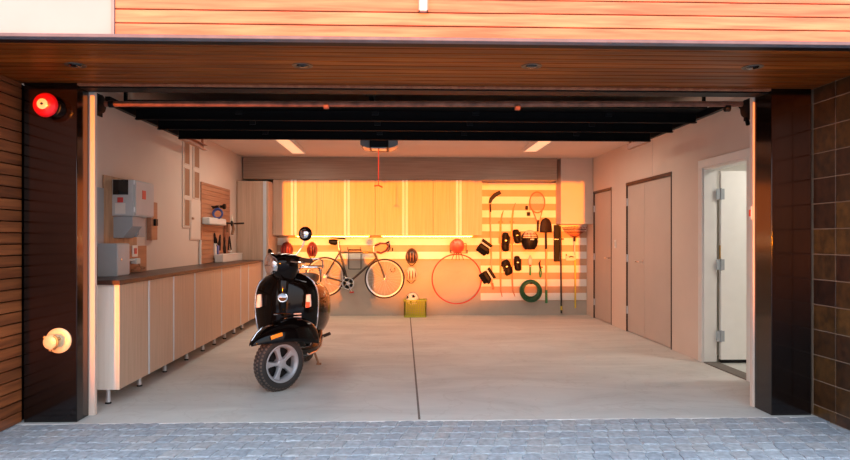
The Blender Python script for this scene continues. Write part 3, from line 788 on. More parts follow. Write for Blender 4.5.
# spirit level blue
p = tb(218, 252); t = thing('spirit_level', (XT, p.y, p.z), 'short blue upright level above the white tray', 'level')
m = MB(t.location); m.box((XT, p.y-.10, p.z-.085), (XT+.02, p.y-.02, p.z+.12)); m.build('scale_plate', 'tray_white', t, bevel=.003)
m = MB(t.location); m.box((XT, p.y+.0, p.z-.09), (XT+.03, p.y+.07, p.z+.09)); m.build('body', 'blue_plastic', t, bevel=.006)
# divider shaped tool
p = tb(230.8, 244, XT+.03); t = thing('calipers', (XT, p.y, p.z), 'black legged calipers hanging open right of the pliers', 'calipers')
m = MB(t.location); m.tube([(XT+.012, p.y, p.z+.11), (XT+.012, p.y-.07, p.z-.09)], .010, 6); m.build('leg', 'black_plastic', t)
m = MB(t.location); m.tube([(XT+.012, p.y, p.z+.11), (XT+.012, p.y+.09, p.z-.09)], .010, 6); m.build('leg', 'black_plastic', t)
m = MB(t.location); m.tube([(XT+.012, p.y-.07, p.z-.10), (XT+.03, p.y+.02, p.z-.12), (XT+.012, p.y+.09, p.z-.09)], .010, 6); m.build('bow', 'white_plastic', t)
# white tray on the worktop
a, b_ = atX(222, 262, XT+.12), atX(242, 262, XT+.12)
t = thing('storage_tray', (XT+.12, (a.y+9.85)/2, ZW), 'white plastic tray on the far end of the worktop', 'tray')
ta, tb_ = a.y, 9.85; X0, X1 = XT+.02, XT+.13
m = MB(t.location)
m.box((X0, ta, ZW), (X1, tb_, ZW+.008)); m.box((X0, ta, ZW), (X0+.006, tb_, ZW+.105)); m.box((X1-.006, ta, ZW), (X1, tb_, ZW+.105)); m.box((X0, ta, ZW), (X1, ta+.006, ZW+.105)); m.box((X0, tb_-.006, ZW), (X1, tb_, ZW+.105))
m.build('body', 'tray_white', t, bevel=.002)
m = MB(t.location); m.tube([(X0, ta, ZW+.105), (X1, ta, ZW+.105), (X1, tb_, ZW+.105), (X0, tb_, ZW+.105)], .007, 6, closed=True); m.build('rim', 'white_plastic', t)
# ================================================================== OVERHEAD DOOR, TRACKS, OPENER
zd = 2.335
YS = [atZ(136, 120.6, zd).y, atZ(159, 130.4, zd).y, atZ(180, 139.6, zd).y]
dx0, dx1 = atZ(180, 139.6, zd).x, atZ(655, 139.6, zd).x
YN = 5.50
t = thing('garage_door', ((dx0+dx1)/2, 5.9, 2.40), 'raised black sectional garage door hanging under the ceiling', 'garage door')
edges = [YN]+YS+[7.2]
for i in range(4):
    m = MB(t.location); m.box((dx0, edges[i]+.004, 2.425), (dx1, edges[i+1]-.004, 2.465)); s_ = m.build('section', 'door_underside', t)
    ye = edges[i+1]
    if i == 3: break
    m = MB(t.location); m.box((dx0, ye-.035, zd), (dx1, ye-.02, 2.425)); m.box((dx0, ye-.06, zd), (dx1, ye-.02, zd+.012)); m.build('strut', 'door_underside', s_)
    for f in (.18, .42, .60, .84):
        m = MB(t.location); xx = dx0+(dx1-dx0)*f; m.box((xx-.03, ye-.05, 2.39), (xx+.03, ye+.04, 2.425)); m.tube([(xx-.03, ye, 2.405), (xx+.03, ye, 2.405)], .008, 6); m.build('hinge', 'black_plastic', s_)
# torsion tube
a, b_ = atY(105, 104, 5.02), atY(742, 104, 5.02)
t = thing('torsion_bar', ((a.x+b_.x)/2, 5.02, a.z), 'copper coloured torsion bar across the top of the opening', 'torsion bar')
m = MB(t.location); m.tube([a, b_], .022, 14); m.build('tube', 'copper_tube', t)
for xx in (a.x+.05, -.6, .9, b_.x-.12):
    m = MB(t.location); m.lathe([(.026, -.02), (.028, -.015), (.028, .015), (.026, .02)], 16, T3((xx, 5.02, a.z)) @ AXX); m.build('collar', 'copper_tube' if -2 < xx < 2.3 else 'black_plastic', t)
for sx_, xx in ((-1, a.x-.03), (1, b_.x+.03)):
    m = MB(t.location); m.lathe([(.06, -.012), (.07, -.008), (.05, 0), (.07, .008), (.06, .012)], 24, T3((xx, 5.02, a.z)) @ AXX); m.build('cable_drum', 'black_paint', t)
    m = MB(t.location); m.box((xx+sx_*.02, 4.90, a.z-.09), (xx+sx_*.03, 5.09, a.z+.08)); m.build('bracket', 'black_paint', t)
# tracks
endL, endR = atZ(205, 149, 2.37), atZ(629, 148, 2.37)
for sg, tx, ye, lb in ((-1, dx0-.03, endL.y, 'left door track running back below the ceiling'), (1, dx1+.03, endR.y, 'right door track running back below the ceiling')):
    t = thing('door_track', (tx, 6.4, 2.42), lb, 'track', 'garage door tracks')
    pts = [(tx, 5.02, 1.0), (tx, 5.02, 2.10)]+[(tx, 5.02+.28*(1-math.cos(k*PI/12)), 2.10+.30*math.sin(k*PI/12)) for k in range(1, 7)]
    m = MB(t.location); m.box((tx-.02, 4.98, .02), (tx+.02, 5.02, 2.12)); 
    for k in range(1, len(pts)-1):
        p, q = Vector(pts[k]), Vector(pts[k+1]); m.tube([p, q], .022, 4)
    m.build('vertical_rail', 'black_paint', t) if False else m.bm.free()
    m = MB(t.location); m.tube([Vector(q)+Vector((sg*.07, 0, .02)) for q in pts[2:]], .016, 6); m.build('curved_rail', 'door_underside', t)
    m = MB(t.location); m.box((tx-.02, 5.25, 2.375), (tx+.02, YS[2]+.1, 2.435)); m.build('rail', 'black_paint', t)
    m = MB(t.location)
    m.box((tx-.02, YS[2]+.1, 2.352), (tx-.014, ye, 2.415)); m.box((tx-.02, YS[2]+.1, 2.409), (tx+.03, ye, 2.415)); m.box((tx-.02, YS[2]+.1, 2.352), (tx+.03, ye, 2.358)); m.build('rail_end', 'red_wood_lit_rail', t)  # reddish light on the track ends is put into their colour
    m = MB(t.location); m.box((tx-.022, ye-.08, 2.40), (tx+.0, ye-.05, ZC)); m.build('hanger', 'red_wood_lit_rail', t)
    m = MB(t.location); m.box((tx-.022, 5.6, 2.42), (tx+.0, 5.63, ZC)); m.build('hanger', 'black_paint', t)
# opener
oc = atY(379.5, 145, 7.45)
t = thing('door_opener', (oc.x, 7.45, oc.z), 'black ceiling mounted door opener with smoky side lenses', 'door opener')
m = MB(t.location); m.box((oc.x-.105, 7.25, oc.z-.055), (oc.x+.105, 7.65, oc.z+.075)); m.build('body', 'black_plastic', t, bevel=.01)
for sg in (-1, 1):
    m = MB(t.location)
    rr = [[(oc.x+sg*(.105+.11*w), 7.28+.03*w*2, oc.z+.05*(1-w*.4)) for w in (0,)]]
    secs = []
    for w, hz in ((0, .062), (.35, .056), (.7, .042), (.95, .022)):
        xx = oc.x+sg*(.106+.115*w)
        secs.append([(xx, 7.29, oc.z-hz+.005), (xx, 7.61, oc.z-hz+.005), (xx, 7.61, oc.z+hz+.005), (xx, 7.29, oc.z+hz+.005)])
    m.rings(secs); m.build('lens', 'smoke_lens', t, bevel=.006)
m = MB(t.location); m.box((oc.x-.085, 7.235, oc.z-.072), (oc.x+.085, 7.45, oc.z-.056)); m.build('lamp_cover', 'signal_lens', t, bevel=.003)
m = MB(t.location)
for xx in (-.09, .09): m.box((oc.x+xx-.01, 7.4, oc.z+.075), (oc.x+xx+.01, 7.43, ZC))
m.build('hanger', 'black_paint', t)
t2x = atY(370.5, 97, 5.3).x
m = MB(t.location); m.box((oc.x-.02, 5.12, 2.50), (oc.x+.02, 7.26, 2.53)); m.build('rail', 'black_paint', t)
m = MB(t.location); m.box((t2x-.026, 5.28, 2.47), (t2x+.026, 5.31, ZC)); m.box((t2x-.04, 5.24, 2.47), (t2x+.04, 5.33, 2.49)); m.build('rail_bracket', 'black_paint', t, bevel=.002)
cb = atY(378.6, 187, 7.2)
t = thing('release_cord', (cb.x, 7.2, oc.z-.06), 'red release cord hanging from the door opener', 'cord')
m = MB(t.location); m.tube([(cb.x, 7.2, oc.z-.07), (cb.x-.002, 7.2, cb.z+.02)], .0045, 6); m.build('cord', 'hoop_red', t)
m = MB(t.location); m.tube([(cb.x-.05, 7.2, cb.z+.012), (cb.x, 7.2, cb.z+.018), (cb.x+.045, 7.2, cb.z-.004)], .009, 8); m.build('handle', 'red_wood_lit_rail', t)

# ================================================================== FIRE BELL AND STANDPIPE ON THE LEFT PILLAR
c = atY(43, 104, 4.44); yw = 4.565
t = thing('fire_bell', (c.x+.05, yw, c.z), 'red round fire bell with cream centre high on the left pillar', 'bell')
TB = T3((c.x, 4.565, c.z)) @ AXY
m = MB(t.location); m.lathe([(.045, .075), (.078, .078), (.084, .092), (.080, .106), (.066, .122), (.040, .132), (.020, .135)], 40, TB); m.build('gong', 'bell_red', t)
m = MB(t.location); m.lathe([(.036, .133), (.036, .137), (.028, .1395), (.010, .140)], 28, TB); m.build('centre_label', 'cream', t)
m = MB(t.location); m.lathe([(.009, .139), (.009, .144), (.005, .146)], 14, TB); m.build('centre_nut', 'black_plastic', t)
m = MB(t.location); m.lathe([(.055, 0), (.058, .01), (.056, .07), (.04, .075)], 28, T3((c.x+.035, 4.565, c.z-.012)) @ AXY); m.build('back_box', 'black_plastic', t, bevel=.002)
c = atY(55.5, 341.5, 4.52)
t = thing('standpipe_cap', (c.x, yw, c.z), 'round brass fire department connection low on the left pillar', 'standpipe')
TB = T3((c.x, 4.565, c.z)) @ AXY
m = MB(t.location); m.lathe([(.088, 0), (.088, .007), (.078, .013), (.05, .015)], 40, TB); m.build('wall_plate', 'brass', t)
m = MB(t.location); m.lathe([(.043, .014), (.043, .055), (.050, .057), (.050, .080), (.040, .086), (.015, .09)], 26, T3((c.x-.016, 4.565, c.z)) @ AXY); cp = m.build('cap', 'brass', t)
for k in range(3):
    a = k*2*PI/3+.4
    m = MB(t.location); m.ball((c.x-.016+.056*math.cos(a), 4.565-.068, c.z+.056*math.sin(a)), (.012, .012, .012), 10, 6); m.build('lug', 'brass_dark', cp)
m = MB(t.location); m.tube([(c.x-.016+.052*math.cos(-PI*.35+k*PI*.7/10), 4.48, c.z+.052*math.sin(-PI*.35+k*PI*.7/10)) for k in range(11)], .008, 8); m.build('chain', 'brass_dark', cp)

# ================================================================== SCOOTER
SR = Vector((-1.04, 6.09, 0))
t = thing('scooter', SR, 'glossy black motor scooter parked facing the street with its front wheel turned', 'scooter', rz=-1.5*D2R); t.scale = (1.055,)*3
Z0 = (0, 0, 0)
def SB(Mx=None): return MB(Z0, Mx)
STEER = -43*D2R          # forward (-Y) swings to image left
axis_y = -.605
ST = Matrix.Translation((0, axis_y, 0)) @ Matrix.Rotation(STEER, 4, 'Z') @ Matrix.Translation((0, -axis_y, 0))
wy, wz, wr = -.70, .232, .232
# front wheel (steered); axle along X, wheel face towards +X
def wheel(parent, Mx, face=1):
    m = SB(Mx); pr = []
    for k in range(13):
        a = -PI/2+PI*k/12*1.0
        pr.append((.178+.054*math.cos(a), .060*math.sin(a)))
    pr = [(.150, -.045)]+pr+[(.150, .045)]
    prof = pr+[(.148, .04), (.148, -.04)]
    T = Matrix.Rotation(PI/2, 4, 'Y')
    rings = []
    n = 48
    R = []
    for r, h in prof: R.append([T @ Vector((r*math.cos(2*PI*k/n), r*math.sin(2*PI*k/n), h)) for k in range(n)])
    V = [[m._v(p) for p in rr] for rr in R]
    for i in range(len(V)):
        A, B = V[i], V[(i+1) % len(V)]
        for k in range(n): m._f([A[k], A[(k+1) % n], B[(k+1) % n], B[k]])
    tyre = m.build('tyre', 'rubber', parent)
    # tread blocks
    m = SB(Mx)
    for k in range(44):
        a = 2*PI*k/44
        for row, (xx, rr, tilt) in enumerate(((-.045, .207, .75), (-.022, .226, .35), (.0, .232, 0), (.022, .226, -.35), (.045, .207, -.75))):
            aa = a+(.07 if row % 2 else 0)
            Rm = Matrix.Rotation(aa, 3, 'X') @ Matrix.Rotation(-tilt, 3, 'Y')
            cpt = Vector((xx, -rr*math.sin(aa), rr*math.cos(aa)))
            m.cbox(cpt, (.016, .018, .010), Rm)
    m.build('tread', 'tan_mud', tyre, smooth=False)
    m = SB(Mx); prof = [(.150, -.048), (.158, -.05), (.158, -.042), (.140, -.03), (.140, .02), (.150, .038), (.160, .044), (.160, .050), (.150, .052), (.134, .034), (.130, .02), (.130, -.03)]
    V = [[m._v(T @ Vector((r*math.cos(2*PI*k/n), r*math.sin(2*PI*k/n), h))) for k in range(n)] for r, h in prof]
    for i in range(len(V)):
        A, B = V[i], V[(i+1) % len(V)]
        for k in range(n): m._f([A[k], A[(k+1) % n], B[(k+1) % n], B[k]])
    m.build('rim', 'alloy', parent)
    for k in range(5):
        a = 2*PI*k/5+.3
        Rm = Matrix.Rotation(a, 4, 'X')
        m = SB(Mx @ Rm)
        def sec(z, hw, x0, x1): return [(x0, -hw, z), (x1, -hw*.75, z), (x1, hw*.75, z), (x0, hw, z)]
        m.rings([sec(.028, .021, .0, .040), sec(.07, .019, .005, .036), (sec(.11, .025, .008, .034)), sec(.137, .040, .0, .034)])
        m.build('spoke', 'alloy', parent, bevel=.003)
    m = SB(Mx); m.lathe([(.042, -.03), (.042, .036), (.034, .046), (.016, .048), (.016, .054), (.004, .055)], 28, T); m.build('hub', 'alloy', parent)
    m = SB(Mx); m.lathe([(.132, -.022), (.132, -.016)], 32, T); m.build('dark_backing', 'black_plastic', parent)  # dark disc added so the gaps between the spokes look shaded
ST2 = ST @ Matrix.Translation((0, .105, 0))
WM = ST2 @ Matrix.Translation((0, wy, wz*.96)) @ Matrix.Scale(.96, 4)
m = SB(WM); m.lathe([(.012, -.10), (.012, .05)], 14, AXX); fw = m.build('front_wheel', 'brushed', t)
wheel(fw, WM)
m = SB(ST2); m.tube([(-.095, wy, wz), (-.105, wy+.06, wz+.10), (-.085, -.62, .40), (-.04, -.58, .50)], .024, 10); m.build('fork', 'brushed', t)
# mudguard
m = SB(ST2)
sp = [(-.985, .375, .012, .010), (-.965, .410, .040, .035), (-.92, .452, .072, .070), (-.86, .492, .096, .11), (-.78, .525, .112, .145), (-.69, .548, .122, .165), (-.60, .560, .126, .19), (-.51, .552, .122, .20), (-.44, .52, .112, .18), (-.39, .46, .095, .14)]
rows = []
for (yy, zz, hw, dr) in sp:
    row = []; zz += .02; yy += .02
    for k in range(17):
        a = PI*k/16
        cx_, cz_ = math.cos(a), math.sin(a)
        row.append((math.copysign(abs(cx_)**.75, cx_)*hw, yy, zz-dr+dr*cz_**.8))
    rows.append(row)
m.grid(rows); m.build('mudguard', 'black_gloss', t, solid=.008, sub=1, angle=80)
# chrome crest, orange side reflector, side glint of mudguard
m = SB(ST2); m.tube([(0, -.955, .430), (0, -.91, .485), (0, -.86, .522)], .006, 8, flat=.8); m.build('mudguard_crest', 'chrome', t)
m = SB(ST2); m.cbox((.112, -.80, .462), (.016, .105, .030), Matrix.Rotation(.18, 3, 'X')); m.build('side_reflector', 'signal_orange', t, bevel=.005)
# leg shield
zz_ = [.27, .32, .38, .46, .55, .65, .74, .82, .88, .925, .955, .975]
zz_ = [z if z < .7 else .7+(z-.7)*.84 for z in zz_]
hw_ = [.155, .195, .225, .248, .262, .270, .268, .255, .228, .185, .135, .085]
yc_ = [-.33, -.37, -.40, -.425, -.435, -.435, -.43, -.42, -.405, -.39, -.375, -.36]
NU = 20
rows = []; edgeL, edgeR = [], []
for z, hw, yc in zip(zz_, hw_, yc_):
    row = []
    for k in range(NU+1):
        u = -1+2*k/NU
        row.append((u*hw, yc+.15*abs(u)**2.6*(hw/.27)+.02*abs(u), z))
    rows.append(row); edgeL.append(Vector(row[0])); edgeR.append(Vector(row[-1]))
m = SB(); m.grid(rows); sh = m.build('leg_shield', 'black_gloss', t, solid=.016, sub=1, angle=80)
top = [Vector(p) for p in rows[-1]]
loop = edgeL+top[1:-1]+edgeR[::-1]
m = SB(); m.tube([p+Vector((0, -.004, 0)) for p in loop], .0075, 8); m.build('shield_trim', 'chrome', t)
# inner body behind shield
m = SB()
def sring(yc, hw, z0_, z1, n=24, e=.75, xo=0):
    r = []
    for k in range(n):
        a = 2*PI*k/n; cx_, cz_ = math.cos(a), math.sin(a)
        r.append((xo+math.copysign(abs(cx_)**e, cx_)*hw, yc, (z0_+z1)/2+math.copysign(abs(cz_)**e, cz_)*(z1-z0_)/2))
    return r
m.rings([sring(-.375, .12, .34, .90), sring(-.30, .22, .32, .93), sring(-.22, .215, .33, .92), sring(-.15, .19, .36, .86), sring(-.13, .12, .45, .78)]); m.build('inner_shield', 'black_plastic', t)
# floorboard
m = SB(); m.rings([sring(-.40, .13, .24, .33, e=.5), sring(-.28, .20, .215, .32, e=.5), sring(-.05, .235, .20, .31, e=.5), sring(.12, .24, .20, .34, e=.5), sring(.30, .22, .22, .40, e=.5)]); m.build('floorboard', 'black_gloss', t)
for sg in (-1, 1):
    m = SB(); m.tube([(sg*.150, -.33, .272), (sg*.19, -.29, .235), (sg*.228, -.14, .235), (sg*.240, .05, .25), (sg*.235, .2, .31)], .008, 8); m.build('floor_trim', 'chrome', t)
    # belly panels closing the space below the shield
m = SB(); m.rings([sring(-.41, .09, .26, .52), sring(-.36, .15, .20, .56), sring(-.28, .17, .16, .5), sring(-.1, .16, .15, .3)]); m.build('belly_panel', 'black_plastic', t)
# horn cover ridge with badge
m = SB()
def rid(z, yc, hw, dp): return [(hw*math.cos(PI*k/12), yc-dp*math.sin(PI*k/12), z) for k in range(13)]
m.rings([rid(.985, -.37, .050, .035), rid(.93, -.395, .052, .045), rid(.86, -.42, .050, .042), rid(.78, -.43, .043, .036), rid(.70, -.435, .036, .03), rid(.62, -.435, .03, .018), rid(.57, -.435, .024, .004)]); hc = m.build('horn_cover', 'black_gloss', t, sub=1, angle=80)
m = SB(); m.prism([(-.018, .885), (.016, .885), (.020, .93), (-.012, .93)], -.472, -.455); m.build('crest_badge', 'chrome', hc, bevel=.002)
m = SB(); m.lathe([(.042, 0), (.042, .006), (.036, .009), (.030, .007)], 28, T3((.005, -.462, .735)) @ AXY); rb = m.build('horn_grille', 'chrome', hc)
m = SB()
m.prism([(.005+.030*math.cos(PI+PI*k/12), .735+.030*math.sin(PI+PI*k/12)) for k in range(13)], -.474, -.469); m.build('badge_field', 'black_plastic', rb)
# turn signals
for sg in (-1, 1):
    xx = sg*.205
    m = SB(); m.rings([[(xx+u*w, -.395+abs(u)*.0+e_, .70+v*h_) for u, v in ((-1, -1), (1, -.8), (.8, 1), (-.7, .95))] for w, h_, e_ in ((.024, .058, .02), (.024, .058, -.010), (.018, .050, -.020))])
    sgn = m.build('turn_signal', 'signal_lens', t, bevel=.006)
    m = SB(); m.cbox((xx, -.421, .672), (.032, .006, .045)); m.build('amber_lens', 'bell_red' if sg > 0 else 'signal_lens', sgn, bevel=.002)
# cooling louvres on the right of the picture
for sg in (1,):
    m = SB()
    for k in range(5): m.cbox((sg*.125, -.448, .600-k*.024), (.062, .012, .009), Matrix.Rotation(.3*sg, 3, 'Z'))
    m.build('louvre', 'alloy', t)
m = SB(); m.tube([(-.07, -.452, .597), (0, -.462, .603), (.07, -.452, .597)], .006, 6); m.build('glare_strip', 'chrome', t)  # chrome tube standing in for a white glare on the shield
# script-like trim on the right shoulder
m = SB(); m.tube([(.10, -.415, .885), (.14, -.405, .872), (.185, -.385, .858)], .0045, 6); m.build('shoulder_trim', 'chrome', t)
# headset (steered)
m = SB(ST)
def hring(z, hwx, y0_, y1_, e=.8, n=24):
    r = []
    for k in range(n):
        a = 2*PI*k/n; cx_, cy_ = math.cos(a), math.sin(a)
        r.append((math.copysign(abs(cx_)**e, cx_)*hwx, (y0_+y1_)/2+math.copysign(abs(cy_)**e, cy_)*(y1_-y0_)/2, z))
    return r
HY0 = -.60
HB = Matrix.Translation((0, .20, 0))     # headset sits above the steering head, behind the wheel
STH = Matrix.Translation((0, -.40, -.035)) @ Matrix.Rotation(STEER-8*D2R, 4, 'Z')
m = SB(STH)
m.rings([hring(.90, .085, -.05, .09), hring(.94, .095, -.08, .10), hring(.98, .108, -.11, .11), hring(1.02, .118, -.125, .12), hring(1.06, .122, -.13, .12), hring(1.095, .115, -.115, .11), hring(1.125, .09, -.08, .09), hring(1.135, .04, -.03, .05)]); hs_ = m.build('headset', 'black_gloss', t, sub=1, angle=80)
TH = STH @ T3((0, -.118, 1.045)) @ AXY
m = SB(); m.lathe([(.090, -.02), (.094, .0), (.088, .012), (.082, .012)], 32, TH); hl = m.build('headlight', 'chrome', t)
m = SB(); m.lathe([(.083, .008), (.070, .022), (.045, .032), (.012, .036)], 32, TH); m.build('lens', 'headlight', hl)
for sg in (-1, 1):
    m = SB(STH); m.tube([(sg*.06, .0, 1.075), (sg*.15, .015, 1.09), (sg*.22, .04, 1.085)], .026, 12, rs=[.055, .036, .022]); hb = m.build('handlebar', 'black_gloss', t)
    m = SB(STH); m.tube([(sg*.215, .038, 1.086), (sg*.33, .075, 1.075)], .019, 12); m.build('grip', 'rubber', hb)
    m = SB(STH); m.tube([(sg*.17, -.01, 1.07), (sg*.20, -.035, 1.07), (sg*.33, .02, 1.06)], .0065, 8); m.build('brake_lever', 'chrome', hb)
# mirror on the right of the picture
m = SB(STH); m.tube([(.13, .02, 1.10), (.135, .06, 1.14), (.165, .09, 1.20), (.18, .10, 1.25)], .0065, 8); mi = m.build('mirror_stem', 'chrome', t)
mc = Vector((.185, .10, 1.295))
m = SB(STH @ Matrix.Translation(mc) @ Matrix.Rotation(-STEER*.8, 4, 'Z')); m.lathe([(.056, -.012), (.060, 0), (.056, .010), (.040, .022), (.012, .028)], 32, AXY); m.build('mirror', 'black_gloss', mi)
m = SB(STH @ Matrix.Translation(mc) @ Matrix.Rotation(-STEER*.8, 4, 'Z')); m.lathe([(.040, .0215), (.034, .0265), (.012, .031)], 32, T3((0, 0, 0)) @ AXY); m.build('mirror_cap', 'chrome', mi)
# left mirror seen edge on, folded low
m = SB(STH @ T3((-.29, .02, 1.13), ry=.5)); m.ball((0, 0, 0), (.050, .014, .035), 18, 10); m.build('mirror', 'black_gloss', t)
# seat and rear body
m = SB(); m.rings([sring(.02, .09, .40, .70), sring(.06, .16, .30, .76), sring(.16, .205, .26, .79), sring(.32, .245, .25, .80), sring(.50, .262, .27, .80), sring(.68, .250, .31, .80), sring(.84, .20, .40, .79), sring(.95, .12, .52, .77), sring(.99, .05, .60, .74)]); m.build('rear_body', 'black_gloss', t, sub=1, angle=80)
m = SB(); m.rings([sring(.0, .09, .75, .80), sring(.05, .135, .75, .825), sring(.25, .155, .76, .84), sring(.42, .15, .77, .86), sring(.5, .145, .78, .885), sring(.75, .125, .78, .885), sring(.87, .08, .78, .86)]); m.build('seat', 'black_plastic', t, sub=1, angle=80)
# chrome rack behind the seat
m = SB()
for zz, yy, w in ((.86, .86, .11), (.94, .98, .12)):
    m.tube([(-w, yy, zz-.02), (-w, yy-.03, zz+.05), (-w*.7, yy-.03, zz+.07), (w*.7, yy-.03, zz+.07), (w, yy-.03, zz+.05), (w, yy, zz-.02)], .008, 8)
for xx in (-.10, -.035, .035, .10): m.tube([(xx, .80, .90), (xx, 1.10, .92)], .006, 6)
for xx in (-.12, .12): m.tube([(xx, .82, .78), (xx, .86, .90), (xx, 1.10, .93)], .008, 8)
m.tube([(-.12, 1.10, .93), (.12, 1.10, .93)], .008, 8)
m.build('luggage_rack', 'chrome', t)
m = SB(); m.box((-.06, 1.00, .60), (.06, 1.03, .70)); m.build('tail_light', 'red_plastic', t, bevel=.012)
# rear wheel, stand, exhaust
RM = Matrix.Translation((0, .67, wz*1.0))
m = SB(RM); m.lathe([(.012, -.08), (.012, .10)], 14, AXX); rw = m.build('rear_wheel', 'brushed', t)
wheel(rw, RM)
m = SB(); m.rings([sring(.1, .09, .16, .34), sring(.3, .13, .14, .36), sring(.55, .12, .16, .36), sring(.7, .05, .2, .3)]); m.build('engine', 'black_plastic', t)
m = SB(); m.tube([(-.17, .45, .22), (-.20, .6, .22), (-.20, .95, .26)], .05, 14, rs=[.03, .055, .05]); m.build('exhaust', 'brushed', t)
m = SB(); m.tube([(.06, .42, .22), (.12, .44, .12), (.155, .46, .012)], .011, 8); m.tube([(.135, .46, .010), (.18, .46, .010)], .012, 6); m.build('stand', 'slot_brown', t)
m = SB(); m.tube([(-.06, .42, .22), (-.12, .44, .12), (-.15, .46, .012)], .011, 8); m.build('stand', 'black_plastic', t)
# passenger foot peg
m = SB(); m.tube([(.22, .30, .30), (.29, .28, .33)], .016, 10); m.build('foot_peg', 'rubber', t)

# ================================================================== BACK WALL THINGS
YW = YB-.021
def w(px, py, off=.03): return atY(px, py, YW-off)
S = 640/10.74   # px per metre on the wall
YP = YB-.001    # bare wall behind lower items

# bicycle
def bw(px, py, off=.12): return atY(px, py, YB-off)
ra, fa = bw(324.8, 276.8), bw(384.6, 278.6)
t = thing('bicycle', ((ra.x+fa.x)/2, YB-.12, ra.z), 'road bicycle with drop handlebars hung on the back wall', 'bicycle')
def bike_wheel(nm, c):
    m = MB(t.location); m.torus(c, .318, .0135, 'Y', 60, 10); wl_ = m.build(nm, 'rubber', t)
    m = MB(t.location)
    n = 60; V = []
    for r, h in ((.306, -.011), (.306, .011), (.283, .007), (.283, -.007)):
        V.append([m._v(c+Vector((r*math.cos(2*PI*k/n), h, r*math.sin(2*PI*k/n)))) for k in range(n)])
    for i in range(4):
        A, B = V[i], V[(i+1) % 4]
        for k in range(n): m._f([A[k], A[(k+1) % n], B[(k+1) % n], B[k]])
    m.build('rim', 'rim_silver', wl_)
    m = MB(t.location)
    for k in range(28):
        a = 2*PI*k/28; s_ = .035*(1 if k % 2 else -1); a2 = a+(.5 if k % 4 < 2 else -.5)
        m.tube([c+Vector((.024*math.cos(a2), s_, .024*math.sin(a2))), c+Vector((.286*math.cos(a), 0, .286*math.sin(a)))], .0016, 4)
    m.build('spokes', 'brushed', wl_)
    m = MB(t.location); m.lathe([(.008, -.06), (.022, -.035), (.014, -.028), (.014, .028), (.022, .035), (.008, .06)], 14, T3(c) @ AXY); m.build('hub', 'brushed', wl_)
bike_wheel('rear_wheel', ra); bike_wheel('front_wheel', fa)
st_, ht, hb_, bb = bw(339.6, 252.4), bw(373.9, 252.6), bw(376.6, 258.0), bw(348.3, 283.2)
o_ = Vector((0, .045, 0))
m = MB(t.location)
m.tube([st_, ht], .016, 10); m.tube([ht, hb_], .020, 10); m.tube([hb_, bb], .018, 10); m.tube([st_+(st_-bb)*.06, bb], .016, 10)
for s_ in (-1, 1):
    m.tube([st_+o_*.3*s_, ra+o_*s_*.9], .009, 8); m.tube([bb+o_*.5*s_, ra+o_*s_*.9], .010, 8)
m.build('frame', 'bike_frame', t)
for s_ in (-1, 1):
    m = MB(t.location); m.tube([hb_+o_*.4*s_, hb_.lerp(fa, .45)+o_*s_*.9+Vector((.012, 0, 0)), fa+o_*s_*.9], .011, 8); m.build('fork_blade', 'bike_frame', t)
sp_ = bw(337.6, 240.5)
m = MB(t.location); m.tube([st_, sp_], .013, 10); m.build('seat_post', 'brushed', t)
m = MB(t.location); a, b_ = bw(328.6, 236.8), bw(345.2, 238.6)
m.rings([[(a.x+(b_.x-a.x)*u, YB-.12+wd*cs, a.z+(b_.z-a.z)*u+.012*sn-dz) for cs, sn in [(math.cos(2*PI*k/12), math.sin(2*PI*k/12)) for k in range(12)]] for u, wd, dz in ((0, .05, 0), (.15, .072, 0), (.35, .065, .004), (.6, .035, .006), (.9, .02, .0), (1, .01, .006))])
m.build('saddle', 'leather_black', t)
m = MB(t.location); p = bw(334, 242); m.rings([[(p.x+dx_+.0, YB-.12+hw*math.cos(2*PI*k/12), p.z+zc+hh*math.sin(2*PI*k/12)) for k in range(12)] for dx_, hw, hh, zc in ((-.085, .03, .03, .01), (-.05, .045, .045, 0), (.02, .045, .05, -.005), (.06, .03, .035, 0))]); m.build('saddle_bag', 'leather_black', t)
stm = bw(375.3, 245.5)
m = MB(t.location); m.tube([ht, bw(373.4, 247, .12), stm], .014, 10); m.build('stem', 'brushed', t)
for s_ in (-1, 1):
    off = Vector((0, s_*.10 if s_ < 0 else .075, 0))
    pp = [stm, stm+off*.8, bw(380, 243.3)+off, bw(386.5, 243.6)+off, bw(388.6, 246.2)+off, bw(386, 250.5)+off, bw(381, 253)+off, bw(376.5, 252)+off]
    m = MB(t.location); m.tube(pp, .0155, 10); hbm = m.build('handlebar', 'bar_tape', t)
    m = MB(t.location); m.tube([bw(386, 243.2)+off, bw(389.3, 241.6)+off], .014, 8); m.tube([bw(389, 243)+off, bw(390, 248)+off, bw(387.8, 252)+off], .006, 6); m.build('brake_lever', 'black_plastic', hbm)
m = MB(t.location)
T_ = T3(bb+Vector((.0, -.05, 0))) @ AXY
m.lathe([(.10, 0), (.10, .004), (.085, .004), (.085, 0)], 40, T_); m.lathe([(.03, 0), (.03, .01)], 20, T_)
for k in range(5):
    a = 2*PI*k/5; m.tube([bb+Vector((0, -.052, 0)), bb+Vector((.09*math.cos(a), -.052, .09*math.sin(a)))], .007, 6)
m.build('chainring', 'rim_silver', t)
pe = bw(351.8, 292.2, .18)
m = MB(t.location); m.tube([bb+Vector((0, -.065, 0)), pe], .009, 8); ca = m.build('crank_arm', 'brushed', t)
m = MB(t.location); m.box(pe+Vector((-.035, -.05, -.012)), pe+Vector((.035, .03, .012))); m.build('pedal', 'red_plastic', ca, bevel=.004)
pe2 = bb*2-pe; pe2.y = YB-.06
m = MB(t.location); m.tube([bb+Vector((0, .04, 0)), pe2], .009, 8); m.build('crank_arm', 'brushed', t)
